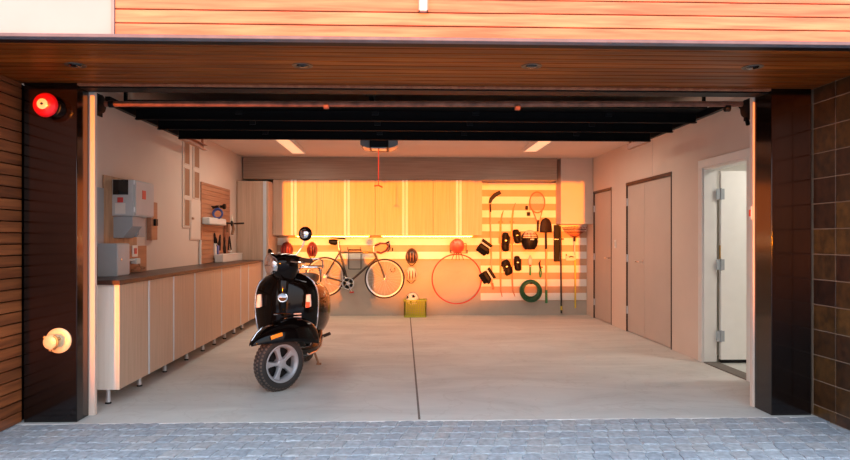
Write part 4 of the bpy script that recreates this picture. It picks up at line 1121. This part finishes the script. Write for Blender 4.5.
m = MB(t.location); m.tube([bb+Vector((.0, -.045, .098)), ra+Vector((0, -.045, .035))], .003, 4); m.tube([bb+Vector((.0, -.045, -.098)), ra+Vector((0.03, -.045, -.10)), ra+Vector((-.0, -.045, -.045))], .003, 4); m.build('chain', 'brushed', t)
m = MB(t.location); m.lathe([(.042, 0), (.045, .01), (.03, .02)], 24, T3(ra+Vector((0, -.035, 0))) @ AXY); m.build('cassette', 'brushed', t)
# wall rack holding the top tube
a, b_ = bw(348.2, 249.6), bw(360.6, 269.3)
t = thing('bike_rack', ((a.x+b_.x)/2, YB-.02, b_.z), 'grey wire wall rack holding the bicycle by its top tube', 'rack')
for xx in (a.x, b_.x):
    m = MB(t.location); m.tube([(xx, YB-.026, b_.z), (xx, YB-.026, a.z), (xx, YB-.20, a.z-.01), (xx, YB-.22, a.z+.04)], .006, 8); m.build('arm', 'black_plastic', t)
m = MB(t.location); m.tube([(a.x, YB-.026, b_.z), (b_.x, YB-.026, b_.z)], .006, 8); m.tube([(a.x, YB-.026, a.z), (b_.x, YB-.026, a.z)], .006, 8); m.tube([(a.x, YB-.20, a.z-.01), (b_.x, YB-.20, a.z-.01)], .006, 8); m.build('crossbars', 'black_plastic', t)
# small hooks on the wall
def hook(px, py, lb, r=.03, sz=.055, off=.0):
    p = atY(px, py, YW-.001+off)
    m = MB(p); m.box((p.x-.012, p.y-.004, p.z), (p.x+.012, p.y, p.z+sz)); m.tube([(p.x, p.y, p.z+.02), (p.x, p.y-.04, p.z+.0), (p.x, p.y-.06, p.z+.02)], .006, 6)
    tag(m.build('wall_hook', 'black_plastic'), lb, 'hook')
hook(392.5, 251, 'small dark empty hook right of the drop handlebars')
p = atY(392.8, 269.8, YB-.02); m = MB(p); m.torus(p, .038, .006, 'Y', 20, 6, arc=(PI*.85, PI*2.3)); m.tube([p+Vector((.03, 0, .022)), p+Vector((.03, .02, .022))], .006, 6); tag(m.build('wall_hook', 'shovel_steel'), 'round open hook behind the right side of the front bicycle wheel', 'hook')

# helmets
def helmet(px, py, rx_, rz_, mat, lb, vent_mat='leather_black', grp='bicycle helmets on the back wall', off=.02, tilt=0, base=YW):
    p = atY(px, py, base-.09)
    t = thing('bicycle_helmet', (p.x, base, p.z), lb, 'helmet', grp)
    R = Matrix.Translation((p.x, base, p.z)) @ Matrix.Rotation(tilt, 4, 'Y')
    m = MB(t.location, R)
    # dome facing the room, egg shaped, with raised ribs
    n, k_ = 28, 10; rings = []
    for j in range(k_+1):
        th = PI/2*j/k_*.985
        ring = []
        for i in range(n):
            a = 2*PI*i/n
            egg = 1+.10*math.sin(a)
            ring.append((math.cos(th)*rx_*math.cos(a)*(1-.06*math.sin(a)), -.006-.135*math.sin(th), math.cos(th)*rz_*math.sin(a)*egg))
        rings.append(ring)
    m.rings(rings); sh_ = m.build('shell', mat, t)
    m = MB(t.location, R)
    for ux, ln in ((-.62, .55), (-.22, .8), (.22, .8), (.62, .55)):
        pts = []
        for q in range(9):
            zz = (-1+2*q/8)*ln*.78
            rad = 1-ux*ux-zz*zz
            if rad < 0: rad = 0
            pts.append((ux*rx_, -.004-.135*math.sqrt(rad), zz*rz_))
        m.tube(pts, .010, 6, rs=[.003, .006, .008, .009, .009, .009, .008, .006, .003])
    m.build('vents', vent_mat, t)
    m = MB(t.location, R); m.tube([(-rx_*.7, -.01, -rz_*.7), (-.02, -.03, -rz_*1.12), (.02, -.03, -rz_*1.12), (rx_*.7, -.01, -rz_*.7)], .006, 6); m.build('strap', 'leather_black', t)
    return t
helmet(286, 250, .105, .125, 'red_helmet', 'red mottled helmet hung above the scooter headlight', 'hoop_red')
helmet(311.5, 250, .090, .125, 'red_helmet', 'red and black helmet hung below the scooter mirror', 'leather_black')
helmet(411.8, 256.6, .108, .132, 'dark_helmet', 'dark brown helmet, upper of the two stacked beside the bicycle', 'slot_brown')
helmet(411.2, 274.6, .108, .132, 'pink_helmet', 'pale pink helmet, lower of the two stacked beside the bicycle', 'leather_black', base=YP)

# yellow crate and football
fl = atZ(415, 317.3, 0)
cw_, cd_, ch_ = .175, .13, .275
cx_, cy_ = atY(415.2, 310, fl.y+.0).x, min(fl.y+cd_, YB-cd_-.03)
t = thing('yellow_crate', (cx_, cy_, 0), 'yellow green plastic crate on the floor under the helmets', 'crate')
def lat(name, a, b_, nx, nz):
    m = MB(t.location); a, b_ = Vector(a), Vector(b_); r = .005
    for i in range(nx+1):
        p0 = a.lerp(Vector((b_.x, b_.y, a.z)), i/nx); m.tube([p0, p0+Vector((0, 0, b_.z-a.z))], r*(1.8 if i in (0, nx) else 1), 5)
    for i in range(nz+1):
        z = a.z+(b_.z-a.z)*i/nz; m.tube([(a.x, a.y, z), (b_.x, b_.y, z)], r*(2 if i in (0, nz) else 1), 5)
    return m.build(name, 'crate_yellow', t)
tp = 1.12
lat('front_side', (cx_-cw_, cy_-cd_, .01), (cx_+cw_, cy_-cd_, ch_), 12, 9)
lat('back_side', (cx_-cw_, cy_+cd_, .01), (cx_+cw_, cy_+cd_, ch_), 12, 9)
lat('end_side', (cx_-cw_, cy_-cd_, .01), (cx_-cw_, cy_+cd_, ch_), 9, 9)
lat('end_side', (cx_+cw_, cy_-cd_, .01), (cx_+cw_, cy_+cd_, ch_), 9, 9)
m = MB(t.location); m.box((cx_-cw_, cy_-cd_, 0), (cx_+cw_, cy_+cd_, .012)); m.build('base', 'crate_yellow', t)
m = MB(t.location); m.tube([(cx_-cw_-.012, cy_-cd_-.01, ch_), (cx_+cw_+.012, cy_-cd_-.01, ch_), (cx_+cw_+.012, cy_+cd_+.01, ch_), (cx_-cw_-.012, cy_+cd_+.01, ch_)], .011, 6, closed=True); m.build('rim', 'crate_yellow', t)
def ball_patched(name, c, r, lb, cat, main, patch, npatch):
    t = thing(name, c, lb, cat); m = MB(c); m.ball(c, r, 28, 16); b = m.build('shell', main, t)
    m = MB(c)
    g = (1+5**.5)/2
    dirs = [Vector(v).normalized() for v in [(0, 1, g), (0, -1, g), (0, 1, -g), (0, -1, -g), (1, g, 0), (-1, g, 0), (1, -g, 0), (-1, -g, 0), (g, 0, 1), (-g, 0, 1), (g, 0, -1), (-g, 0, -1)]][:npatch]
    Rr = Matrix.Rotation(.5, 3, 'X') @ Matrix.Rotation(.35, 3, 'Z')
    for d in dirs:
        d = Rr @ d; q = d.to_track_quat('Z', 'Y').to_matrix().to_4x4()
        prof = [(r*math.sin(a), r*1.006*math.cos(a)) for a in (.36, .25, .12, .02)]
        m.lathe(prof, 5, Matrix.Translation(c) @ q)
    m.build('patches', patch, t, angle=60)
    return t
fb = atY(412.3, 299, cy_-.02)
ball_patched('football', Vector((fb.x, cy_-.01, fb.z)), .105, 'white football with dark patches resting in the yellow crate', 'ball', 'ball_white', 'leather_black', 12)

# red ball on bracket, hoop
bc = w(457.3, 246, .13)
t = thing('red_ball', bc, 'red basketball held in a wire bracket above the hoop', 'ball')
m = MB(bc); m.ball(bc, .120, 32, 18); m.build('shell', 'ball_red', t)
m = MB(bc); m.torus(bc, .1205, .0022, 'Y', 40, 5); m.torus(bc, .1205, .0022, 'X', 40, 5); m.torus(bc, .1205, .0022, 'Z', 40, 5); m.torus(bc+Vector((0, -.06, 0)), .104, .002, 'Y', 40, 5); m.build('seams', 'red_wood_lit_rail', t)
t = thing('ball_bracket', (bc.x, YW, bc.z-.1), 'black wire bracket carrying the red basketball', 'bracket')
x0, x1 = w(450.3, 250).x, w(466.3, 250).x; zt3, zb3 = w(457, 243.5).z, w(457, 252.8).z
for xx in (x0, x1):
    m = MB(t.location); m.tube([(xx, YW-.002, zt3), (xx, YW-.002, zb3), (xx, YW-.20, zb3), (xx, YW-.22, zb3+.05)], .006, 8); m.build('arm', 'black_plastic', t)
m = MB(t.location); m.tube([(x0, YW-.006, zt3), (x1, YW-.006, zt3)], .005, 8); m.tube([(x0, YW-.06, zb3), (x1, YW-.06, zb3)], .005, 8); m.tube([(x0, YW-.20, zb3), (x1, YW-.20, zb3)], .005, 8)
m.build('crossbars', 'black_plastic', t)
for sgx in (-.9, -.25, .25, .9):
    m = MB(t.location); m.tube([(bc.x+sgx*.06, YW-.20, zb3), (bc.x+sgx*.06+sgx*.05, YW-.20, zb3-.115)], .005, 6); m.build('prong', 'shovel_steel', t)
hc_ = w(456.8, 279, .05); m = MB(hc_); m.torus(hc_, .415, .0105, 'Y', 80, 8); tag(m.build('hoop', 'hoop_red'), 'large thin red hoop hanging on the back wall', 'hoop')

# hockey gloves
def glove(px, py, tilt, lb):
    p = w(px, py, .0)
    t = thing('padded_glove', (p.x, YW, p.z), lb, 'glove', 'padded gloves beside the hockey stick')
    R = Matrix.Translation((p.x, YW, p.z)) @ Matrix.Rotation(tilt, 4, 'Y')
    m = MB(t.location, R)
    for k in range(4):   # padded finger rolls
        x = -.066+k*.044
        m.tube([(x, -.06, -.02), (x, -.078, -.055), (x*.98, -.055, -.085)], .026, 10, rs=[.030, .030, .024])
    m.build('fingers', 'leather_black', t)
    m = MB(t.location, R); m.box((-.092, -.105, -.03), (.092, -.01, .055)); m.build('palm', 'leather_black', t, bevel=.022, seg=3)
    m = MB(t.location, R); m.box((-.094, -.110, .058), (.094, -.008, .082)); m.build('band', 'strap_white', t, bevel=.008)
    m = MB(t.location, R); m.rings([[(a*u, -.055-.05*v, z) for a, v in ((-1, -1), (1, -1), (1, 1), (-1, 1))] for u, z in ((.09, .084), (.108, .135))]); m.build('cuff', 'leather_black', t, bevel=.015)
    m = MB(t.location, R); m.tube([(.08, -.06, .02), (.105, -.07, -.01), (.105, -.065, -.04)], .024, 10, rs=[.024, .027, .020]); m.build('thumb', 'leather_black', t)
glove(482.8, 248.5, .62, 'black padded glove with a pale band, the upper one left of the hockey stick')
glove(485.6, 276.5, 1.0, 'black padded glove with a pale band, the lower one left of the hockey stick')

# hockey stick, blade up
t = thing('hockey_stick', (w(491, 250).x, YW, w(491, 303).z), 'hockey stick hanging with its black blade up', 'hockey stick')
m = MB(t.location); m.tube([w(490, 203), w(492, 288)], .013, 4); m.build('shaft', 'stick_tan', t)
m = MB(t.location)
bp_ = [w(489.8, 203.5), w(491.3, 198.8), w(495, 195), w(500.6, 192)]
m.tube(bp_, .03, 10, rs=[.022, .034, .037, .034], flat=1); bl = m.build('blade', 'blade_black', t)
for vv in bl.data.vertices: vv.co.y *= .45
m = MB(t.location); m.tube([w(490.2, 204), w(490.5, 212)], .016, 6); m.build('taped_heel', 'blade_black', t)
m = MB(t.location); m.tube([w(492.2, 283), w(493.4, 289.5)], .022, 8, rs=[.019, .02]); m.build('grip', 'stick_red', t)
# cross-country skis, thin, curved tips
def ski(pts, lb):
    P = [w(a, b_, .018) for a, b_ in pts]
    t = thing('ski', (P[3].x, YW, P[-1].z), lb, 'ski', 'thin skis hung on the striped wall')
    m = MB(t.location); m.tube(P, .02, 8, rs=[.005, .013]+[.017]*(len(P)-4)+[.013, .006], flat=1); b = m.build('blade', 'ski_pink', t)
    for vv in b.data.vertices: vv.co.y = (vv.co.y+.018)*.35-.012
    m = MB(t.location)
    for (a, b_) in pts[2:3]:
        q = w(a, b_, .018); m.box(q+Vector((-.04, -.016, -.012)), q+Vector((.04, .004, .012)))
    m.build('clip', 'stick_red', t, bevel=.003)
    m = MB(t.location); q = w(pts[4][0], 240, .025); m.box(q+Vector((-.030, -.012, -.06)), q+Vector((.030, .006, .05))); m.build('binding', 'stick_red', t, bevel=.004)
ski([(503.5, 210.5), (502, 215), (500.6, 222), (500.4, 232), (500.5, 250), (500.5, 275), (500.8, 290), (502.2, 296.8)], 'thin pinkish ski, left and shorter of the two beside the hockey stick')
ski([(515.4, 203), (513.3, 209), (511.8, 222), (511.8, 232), (512, 250), (512, 275), (512.8, 290), (515, 296.5)], 'thin pinkish ski, right and taller of the two beside the hockey stick')
# boots / pads hanging on the skis
def boot(px, py, h_, wd, lb, flip=1, tilt=0):
    p = w(px, py, .07)
    t = thing('ski_boot', (p.x, YW, p.z), lb, 'boot', 'black boots hung on the striped wall')
    R = Matrix.Translation((p.x, YW-.055, p.z)) @ Matrix.Rotation(tilt, 4, 'Y')
    m = MB(t.location, R)
    def rg(z, cx, hw, hd, n=16): return [(flip*cx+hw*math.cos(2*PI*k/n), hd*math.sin(2*PI*k/n), z) for k in range(n)]
    m.rings([rg(h_*.5, -.01, wd*.22, .03), rg(h_*.42, -.01, wd*.34, .045), rg(h_*.2, .0, wd*.40, .05), rg(0, -.015, wd*.30, .045), rg(-h_*.18, .0, wd*.36, .05), rg(-h_*.38, .01, wd*.40, .05), rg(-h_*.5, .015, wd*.24, .03)])
    m.build('upper', 'leather_black', t, sub=1, angle=80)
    for z in (h_*.24, -h_*.10):
        m = MB(t.location, R); m.tube([(-wd*.40, -.02, z), (0, -.052, z+.006), (wd*.40, -.02, z)], .010, 8); m.build('strap', 'shovel_steel', t)
    m = MB(t.location, R); m.box((flip*wd*.30-.008, -.03, -h_*.44), (flip*wd*.30+.022, .035, h_*.30)); m.build('sole', 'black_plastic', t, bevel=.006)
    m = MB(t.location, R); m.box((-.02, -.058, h_*.04), (.015, -.045, h_*.11)); m.build('buckle', 'brushed', t, bevel=.003)
boot(505.6, 242, .33, .165, 'tall black boot hung between the two skis, upper row', 1, .08)
boot(517, 236.5, .25, .16, 'black boot hung right of the taller ski, upper row', 1, -.1)
boot(507.2, 267.5, .27, .20, 'black buckled boot hung between the two skis, lower row', -1, -.45)
boot(517.6, 263.5, .26, .145, 'black boot hung right of the taller ski, lower row', 1, .0)
# face mask helmet
p = w(530, 240, .1)
t = thing('sports_helmet', (p.x, YW, p.z), 'black sports helmet with an orange top and face cage', 'helmet')
m = MB(t.location); m.ball((p.x, YW-.09, p.z+.02), (.125, .088, .148), 28, 16); m.build('shell', 'pink_helmet', t)
m = MB(t.location)
def arcx(z, r, y0_): return [(p.x+r*math.cos(PI*k/12+PI), YW-.09-y0_*math.sin(PI*k/12), z) for k in range(13)]
m.rings([[(p.x+.132*math.cos(PI+PI*k/12)*sc_, YW-.09+(-.095*math.sin(PI*k/12)*sc_), z) for k in range(13)] for z, sc_ in ((p.z+.035, .98), (p.z-.03, 1.04), (p.z-.10, .92), (p.z-.16, .62))], cap=True); m.build('chin_guard', 'leather_black', t)
m = MB(t.location)
for z, sc_ in ((p.z+.06, .92), (p.z+.10, .80)): m.tube([(p.x+.135*math.cos(PI+PI*k/10)*sc_, YW-.09-.10*math.sin(PI*k/10)*sc_, z) for k in range(11)], .006, 6)
for xx in (-.06, 0, .06): m.tube([(p.x+xx, YW-.185+abs(xx)*.4, p.z+.03), (p.x+xx*.9, YW-.17+abs(xx)*.4, p.z+.12)], .006, 6)
m.build('cage', 'shovel_steel', t)
m = MB(t.location); m.box((p.x-.01, YW-.20, p.z+.0), (p.x+.05, YW-.184, p.z+.022)); m.build('badge', 'strap_white', t, bevel=.003)
m = MB(t.location); m.torus((p.x, YW-.09, p.z+.02), .128, .014, 'Y', 30, 8, arc=(0, PI)); m.build('rim', 'leather_black', t)
# ice picks / small binocular-like pair
for (px, py, lb, mt, w_) in ((526.8, 208, 'small dark block hung left of the tennis racket, upper', 'shovel_steel', .028), (528.6, 214.2, 'small dark clip hung left of the tennis racket, lower', 'leather_black', .034)):
    p = w(px, py, .0); t = thing('small_clamp', (p.x, YW, p.z), lb, 'clamp', 'small clamps left of the tennis racket')
    m = MB(t.location); m.box((p.x-w_, YW-.04, p.z-.03), (p.x+w_*.6, YW-.002, p.z+.035)); m.build('body', mt, t, bevel=.008)
    m = MB(t.location); m.tube([(p.x-w_*.2, YW-.02, p.z+.03), (p.x+w_*.4, YW-.02, p.z+.06), (p.x+w_*.9, YW-.02, p.z+.02), (p.x+w_*.8, YW-.02, p.z-.04)], .006, 6); m.build('loop', 'strap_white', t)
# tennis racket
rc = w(537.3, 203.5, .025)
t = thing('tennis_racket', (rc.x, YW, w(538, 231).z), 'reddish tennis racket hung head up above the shovel', 'racket')
def ell(a, rx_=.128, rz_=.175): return Vector((rc.x+rx_*math.cos(a), rc.y, rc.z+.02+rz_*math.sin(a)))
m = MB(t.location); m.tube([ell(2*PI*k/48) for k in range(48)], .010, 8, closed=True)
th_ = w(538.3, 221.5, .025)
m.tube([ell(-PI*.5-.75), th_+Vector((-.016, 0, 0))], .009, 8); m.tube([ell(-PI*.5+.75), th_+Vector((.016, 0, 0))], .009, 8); m.build('frame', 'racket_red', t)
m = MB(t.location)
for k in range(-7, 8):
    x = k*.0165; z = .175*math.sqrt(max(0, 1-(x/.128)**2)); m.tube([(rc.x+x, rc.y, rc.z+.02-z), (rc.x+x, rc.y, rc.z+.02+z)], .0011, 4)
for k in range(-9, 10):
    z = k*.0175; x = .128*math.sqrt(max(0, 1-(z/.175)**2)); m.tube([(rc.x-x, rc.y, rc.z+.02+z), (rc.x+x, rc.y, rc.z+.02+z)], .0011, 4)
m.build('strings', 'racket_string', t)
q = w(537.9, 216, .025)
m = MB(t.location); m.prism([(q.x-.055, q.z+.045), (q.x+.055, q.z+.045), (q.x+.022, q.z-.08), (q.x-.022, q.z-.08)], q.y-.008, q.y+.008); m.build('throat', 'racket_white', t, bevel=.003)
m = MB(t.location); m.tube([w(538.1, 220, .025), w(537.8, 231.5, .025)], .017, 8); m.build('handle', 'shovel_steel', t)
# shovel
t = thing('shovel', (w(546, 250).x, YW, w(546, 303).z), 'round point shovel hung blade up with a wooden handle', 'shovel')
sc = w(545.9, 232.5, .03); rows = []
L_ = (232.8-217.8)/S
for j in range(9):
    v = j/8; hw = .102*(1-v**3.2)**.5 if v < 1 else .004
    hw = max(hw, .004)
    rows.append([(sc.x+(-1+2*k/10)*hw, sc.y-.01-.028*(1-(-1+2*k/10)**2)*(1-v*.6)+.02*v, sc.z+L_*v) for k in range(11)])
m = MB(t.location); m.grid(rows); m.build('blade', 'shovel_steel', t, solid=.004)
m = MB(t.location); m.tube([w(545.9, 228, .06), w(546, 237, .045), w(546.2, 249, .04)], .018, 10, rs=[.008, .017, .019]); m.build('socket', 'shovel_steel', t)
m = MB(t.location); m.tube([w(546.2, 248, .04), w(546.3, 291, .035)], .0165, 10); m.build('handle', 'tool_wood', t)
m = MB(t.location); m.tube([w(546.3, 290, .035), w(546.4, 303, .035)], .020, 10); m.build('grip', 'grip_green', t)
# long black level / broom head
a, b_ = w(553.8, 225), w(559.2, 261.5)
t = thing('broom', (b_.x, YW, w(561, 313).z), 'push broom hung upright, black head and yellow tipped black pole', 'broom')
m = MB(t.location); m.box((a.x, YW-.075, b_.z), (b_.x, YW-.012, a.z)); m.build('bristle_head', 'leather_black', t, bevel=.008)
m = MB(t.location)
for py in (239.3,): q = w(556.5, py); m.box((a.x-.002, YW-.079, q.z-.006), (b_.x-.02, YW-.074, q.z+.006))
m.build('clamp', 'brushed', t)
m = MB(t.location); m.tube([w(560.3, 226, .035), w(560.8, 240, .035), w(561.3, 307, .035)], .014, 10); m.build('pole', 'pole_black', t)
m = MB(t.location); m.tube([w(561.35, 306, .035), w(561.4, 310, .035)], .017, 10); m.build('pole_collar', 'pole_yellow', t)
m = MB(t.location); m.tube([w(561.4, 310, .035), w(561.4, 313.3, .035)], .015, 10); m.build('pole_tip', 'pole_black', t)
m = MB(t.location); q = w(561.2, 239); m.box(q+Vector((-.05, -.02, -.012)), q+Vector((.04, .03, .012))); m.build('wall_clip', 'pole_black', t, bevel=.003)
# rake
t = thing('leaf_rake', (w(574, 250).x, YW, w(575, 308).z), 'fan rake hung head up below the bulkhead with a yellow pole', 'rake')
hubp = w(574.6, 238.5, .05)
m = MB(t.location)
for k in range(17):
    u = -1+2*k/16
    e = w(574.5+u*12.0, 226.2+abs(u)*1.0, .05); mid = hubp.lerp(e, .62)+Vector((u*.035, -.012, -.0))
    m.tube([hubp, mid, e, e+Vector((0, .025, -.012))], .0045, 5)
m.build('tines', 'rake_red', t)
m = MB(t.location)
for fr, yy in ((.52, -.010), (.78, -.012)):
    m.tube([hubp.lerp(w(574.5+u*12.0, 226.2+abs(u), .05), fr)+Vector((u*.035*min(1, fr/.62), yy, 0)) for u in [-1+2*k/10 for k in range(11)]], .005, 6)
m.tube([hubp+Vector((-.075, 0, .05)), hubp+Vector((0, -.01, .03)), hubp+Vector((.075, 0, .05))], .008, 6)
m.build('braces', 'shovel_steel', t)
m = MB(t.location); m.tube([hubp+Vector((0, 0, .03)), hubp+Vector((0, 0, -.05))], .020, 10); m.build('collar', 'shovel_steel', t)
m = MB(t.location); m.tube([hubp+Vector((0, 0, -.04)), w(574.8, 255, .04)], .011, 8); m.build('upper_pole', 'tray_white', t)
m = MB(t.location); m.tube([w(575, 260, .04), w(575.3, 308, .04)], .0135, 10); m.build('pole', 'pole_yellow', t)
p = w(570.5, 257.5, 0)
t = thing('pole_holder', (p.x, YW, p.z), 'small white wall holder clasping the rake pole', 'holder')
m = MB(t.location); m.box((p.x-.085, YW-.03, p.z-.055), (p.x+.085, YW-.001, p.z+.03)); m.build('body', 'tray_white', t, bevel=.010)
m = MB(t.location); m.tube([(p.x-.03, YW-.03, p.z+.01), (p.x+.0, YW-.06, p.z+.02), (p.x+.04, YW-.03, p.z+.01)], .009, 8); m.tube([(p.x-.075, YW-.03, p.z+.03), (p.x-.08, YW-.03, p.z+.06)], .008, 6); m.build('clip', 'black_plastic', t)
# hose
hc2 = w(530.8, 290.5, .05)
t = thing('garden_hose', (hc2.x, YW, hc2.z), 'dark green garden hose coiled on the back wall', 'hose')
m = MB(t.location)
pts = []
for k in range(220):
    a = k*2*PI/32; lay = k/220
    r = .125+.055*(.5+.5*math.sin(a*.137*3.1))
    pts.append(hc2+Vector((r*math.cos(a)+.006*math.sin(a*.31), .03-.07*abs(math.sin(a*.21)), r*math.sin(a)-.006*math.cos(a*.27)-.01*(r-.15)/.03)))
m.tube(pts, .0115, 7); m.build('coil', 'hose_green', t)
m = MB(t.location); m.torus(hc2+Vector((0, .025, -.004)), .168, .018, 'Y', 40, 8); m.torus(hc2+Vector((0, .005, -.008)), .140, .018, 'Y', 40, 8); m.torus(hc2+Vector((0, -.005, 0)), .158, .014, 'Y', 40, 8); m.build('inner_coils', 'hose_green', t)
m = MB(t.location); q = hc2+Vector((0, 0, .125)); m.box(q+Vector((-.02, -.05, -.015)), q+Vector((.02, .05, .015))); m.build('hanger', 'shovel_steel', t, bevel=.004)
# trowel and hand fork
def hand_tool(px, py0, py1, lb, kind):
    a, b_ = w(px, py0, .025), w(px, py1, .025)
    t = thing('hand_trowel' if kind else 'pruning_shears', (b_.x, YW, b_.z), lb, 'garden tool')
    L = a.z-b_.z
    if kind:
        rows = []
        for j in range(8):
            v = j/7; hw = .036*math.sin(PI*min(1, .28+v*.74))**.6 if v < .99 else .004
            rows.append([(a.x+(-1+2*k/6)*hw, a.y-.01*(1-(-1+2*k/6)**2), b_.z+L*.52+L*.48*v) for k in range(7)])
        m = MB(t.location); m.grid(rows); m.build('blade', 'box_grey_light', t, solid=.003)
        m = MB(t.location); m.lathe([(.018, 0), (.018, L*.08)], 12, T3((a.x, a.y, b_.z+L*.44))); m.build('collar', 'red_plastic', t)
        m = MB(t.location); m.lathe([(.012, 0), (.018, .02), (.015, L*.25), (.017, L*.42)], 12, T3((a.x, a.y, b_.z))); m.build('handle', 'grip_green', t)
    else:
        m = MB(t.location); m.tube([(a.x-.004, a.y, b_.z+L*.5), (a.x-.02, a.y, b_.z+L*.8), (a.x, a.y, a.z)], .012, 8, rs=[.014, .016, .004]); m.build('blade', 'shovel_steel', t)
        m = MB(t.location); m.tube([(a.x+.004, a.y, b_.z+L*.55), (a.x+.016, a.y, b_.z+L*.25), (a.x, a.y, b_.z)], .011, 8); m.tube([(a.x-.004, a.y, b_.z+L*.55), (a.x-.016, a.y, b_.z+L*.25), (a.x-.006, a.y, b_.z)], .011, 8); m.build('handles', 'grip_green', t)
        m = MB(t.location); m.tube([(a.x, a.y, b_.z+L*.6), (a.x+.035, a.y, b_.z+L*.58)], .010, 8); m.build('pivot', 'red_plastic', t)
hand_tool(530.3, 255, 275.5, 'grey hand trowel with a green handle hung above the hose', 1)
hand_tool(540.6, 260, 277.5, 'dark pruning shears with green handles left of the shovel shaft', 0)

# ================================================================== ACROSS THE STREET (behind the camera): unseen block added to shade the low sun
m = MB((0, -55, 0))
rows = []
random.seed(3)
xs = [-16+k*.4 for k in range(70)]
top_h = [1.38+.5*min(1, max(0, (x+3.0)/2.2))+.22*math.exp(-((x+4.45)/.9)**4)+.03*math.sin(x*1.7)+random.uniform(-.02, .02) for x in xs]  # outline shaped so its shade falls low on the wall and scooter wheel
secs = []
for x, h_ in zip(xs, top_h):
    j = random.uniform(-.04, .04)
    secs.append([(x, -55.5+j, -.05), (x, -54.5+j, -.05), (x, -54.45+j, h_*.7), (x, -54.65+j, h_), (x, -55.3+j, h_), (x, -55.55+j, h_*.7)])
m.rings(secs); tag(m.build('sun_blocker', 'sun_blocker'), 'unseen green block added across the street to shade the low sun', 'sun_blocker')

# ================================================================== LIGHT
sun = bpy.data.lights.new('sun', 'SUN'); so = bpy.data.objects.new('sun', sun); C.objects.link(so)
el, az = 1.05*D2R, 3.1*D2R
d = Vector((math.sin(az)*math.cos(el), math.cos(az)*math.cos(el), -math.sin(el)))
so.rotation_euler = d.to_track_quat('-Z', 'Y').to_euler(); so.location = (-4, -30, 6)
sun.energy = 5.6; sun.color = (1, .215, .0); sun.angle = .6*D2R
wd = bpy.data.worlds.new('sky'); bpy.context.scene.world = wd; wd.use_nodes = True
nt = wd.node_tree; bg = nt.nodes['Background']
tc = nt.nodes.new('ShaderNodeTexCoord'); sp3 = nt.nodes.new('ShaderNodeSeparateXYZ'); nt.links.new(tc.outputs['Generated'], sp3.inputs[0])
# evening sky: warm low in the west (towards -Y), cool blue overhead
r1 = nt.nodes.new('ShaderNodeValToRGB'); r1.color_ramp.elements[0].position = .0; r1.color_ramp.elements[0].color = (.75, .58, .50, 1)
r1.color_ramp.elements[1].position = .7; r1.color_ramp.elements[1].color = (.60, .79, 1.0, 1)
e = r1.color_ramp.elements.new(.25); e.color = (.78, .76, .80, 1)
nt.links.new(sp3.outputs['Z'], r1.inputs['Fac']); nt.links.new(r1.outputs['Color'], bg.inputs['Color'])
bg.inputs['Strength'].default_value = 2.0

def area(name, loc, sx_, sy_, power, col, rot=(0, 0, 0)):
    l = bpy.data.lights.new(name, 'AREA'); l.shape = 'RECTANGLE'; l.size = sx_; l.size_y = sy_; l.energy = power; l.color = col
    o = bpy.data.objects.new(name, l); C.objects.link(o); o.location = loc; o.rotation_euler = rot
    return o
for o in bpy.data.objects:
    if o.name.startswith('ceiling_light'):
        area('interior_fill', (o.location.x, o.location.y, ZC-.06), .15, 2.2, 15, (1, .88, .74))  # fill light added below the strip fixtures to brighten the garage
area('hall_lamp', (hx0+.75, 5.7, 2.36), .3, .3, 11, (1, .97, .90))

# ================================================================== CAMERA AND COLOUR
cam = bpy.data.cameras.new('camera'); co = bpy.data.objects.new('camera', cam); C.objects.link(co)
co.location = (0, 0, H); co.rotation_euler = (PI/2, 0, -YAW)
cam.sensor_fit = 'HORIZONTAL'; cam.sensor_width = 36; cam.lens = 36*F/850; cam.shift_y = (HY-230)/850
cam.clip_start = .05; cam.clip_end = 300
sc_ = bpy.context.scene; sc_.camera = co
vs = sc_.view_settings; vs.view_transform = 'Standard'; vs.look = 'None'; vs.gamma = 1; vs.exposure = .5; vs.use_curve_mapping = False
sc_.cycles.max_bounces = 10; sc_.cycles.diffuse_bounces = 6
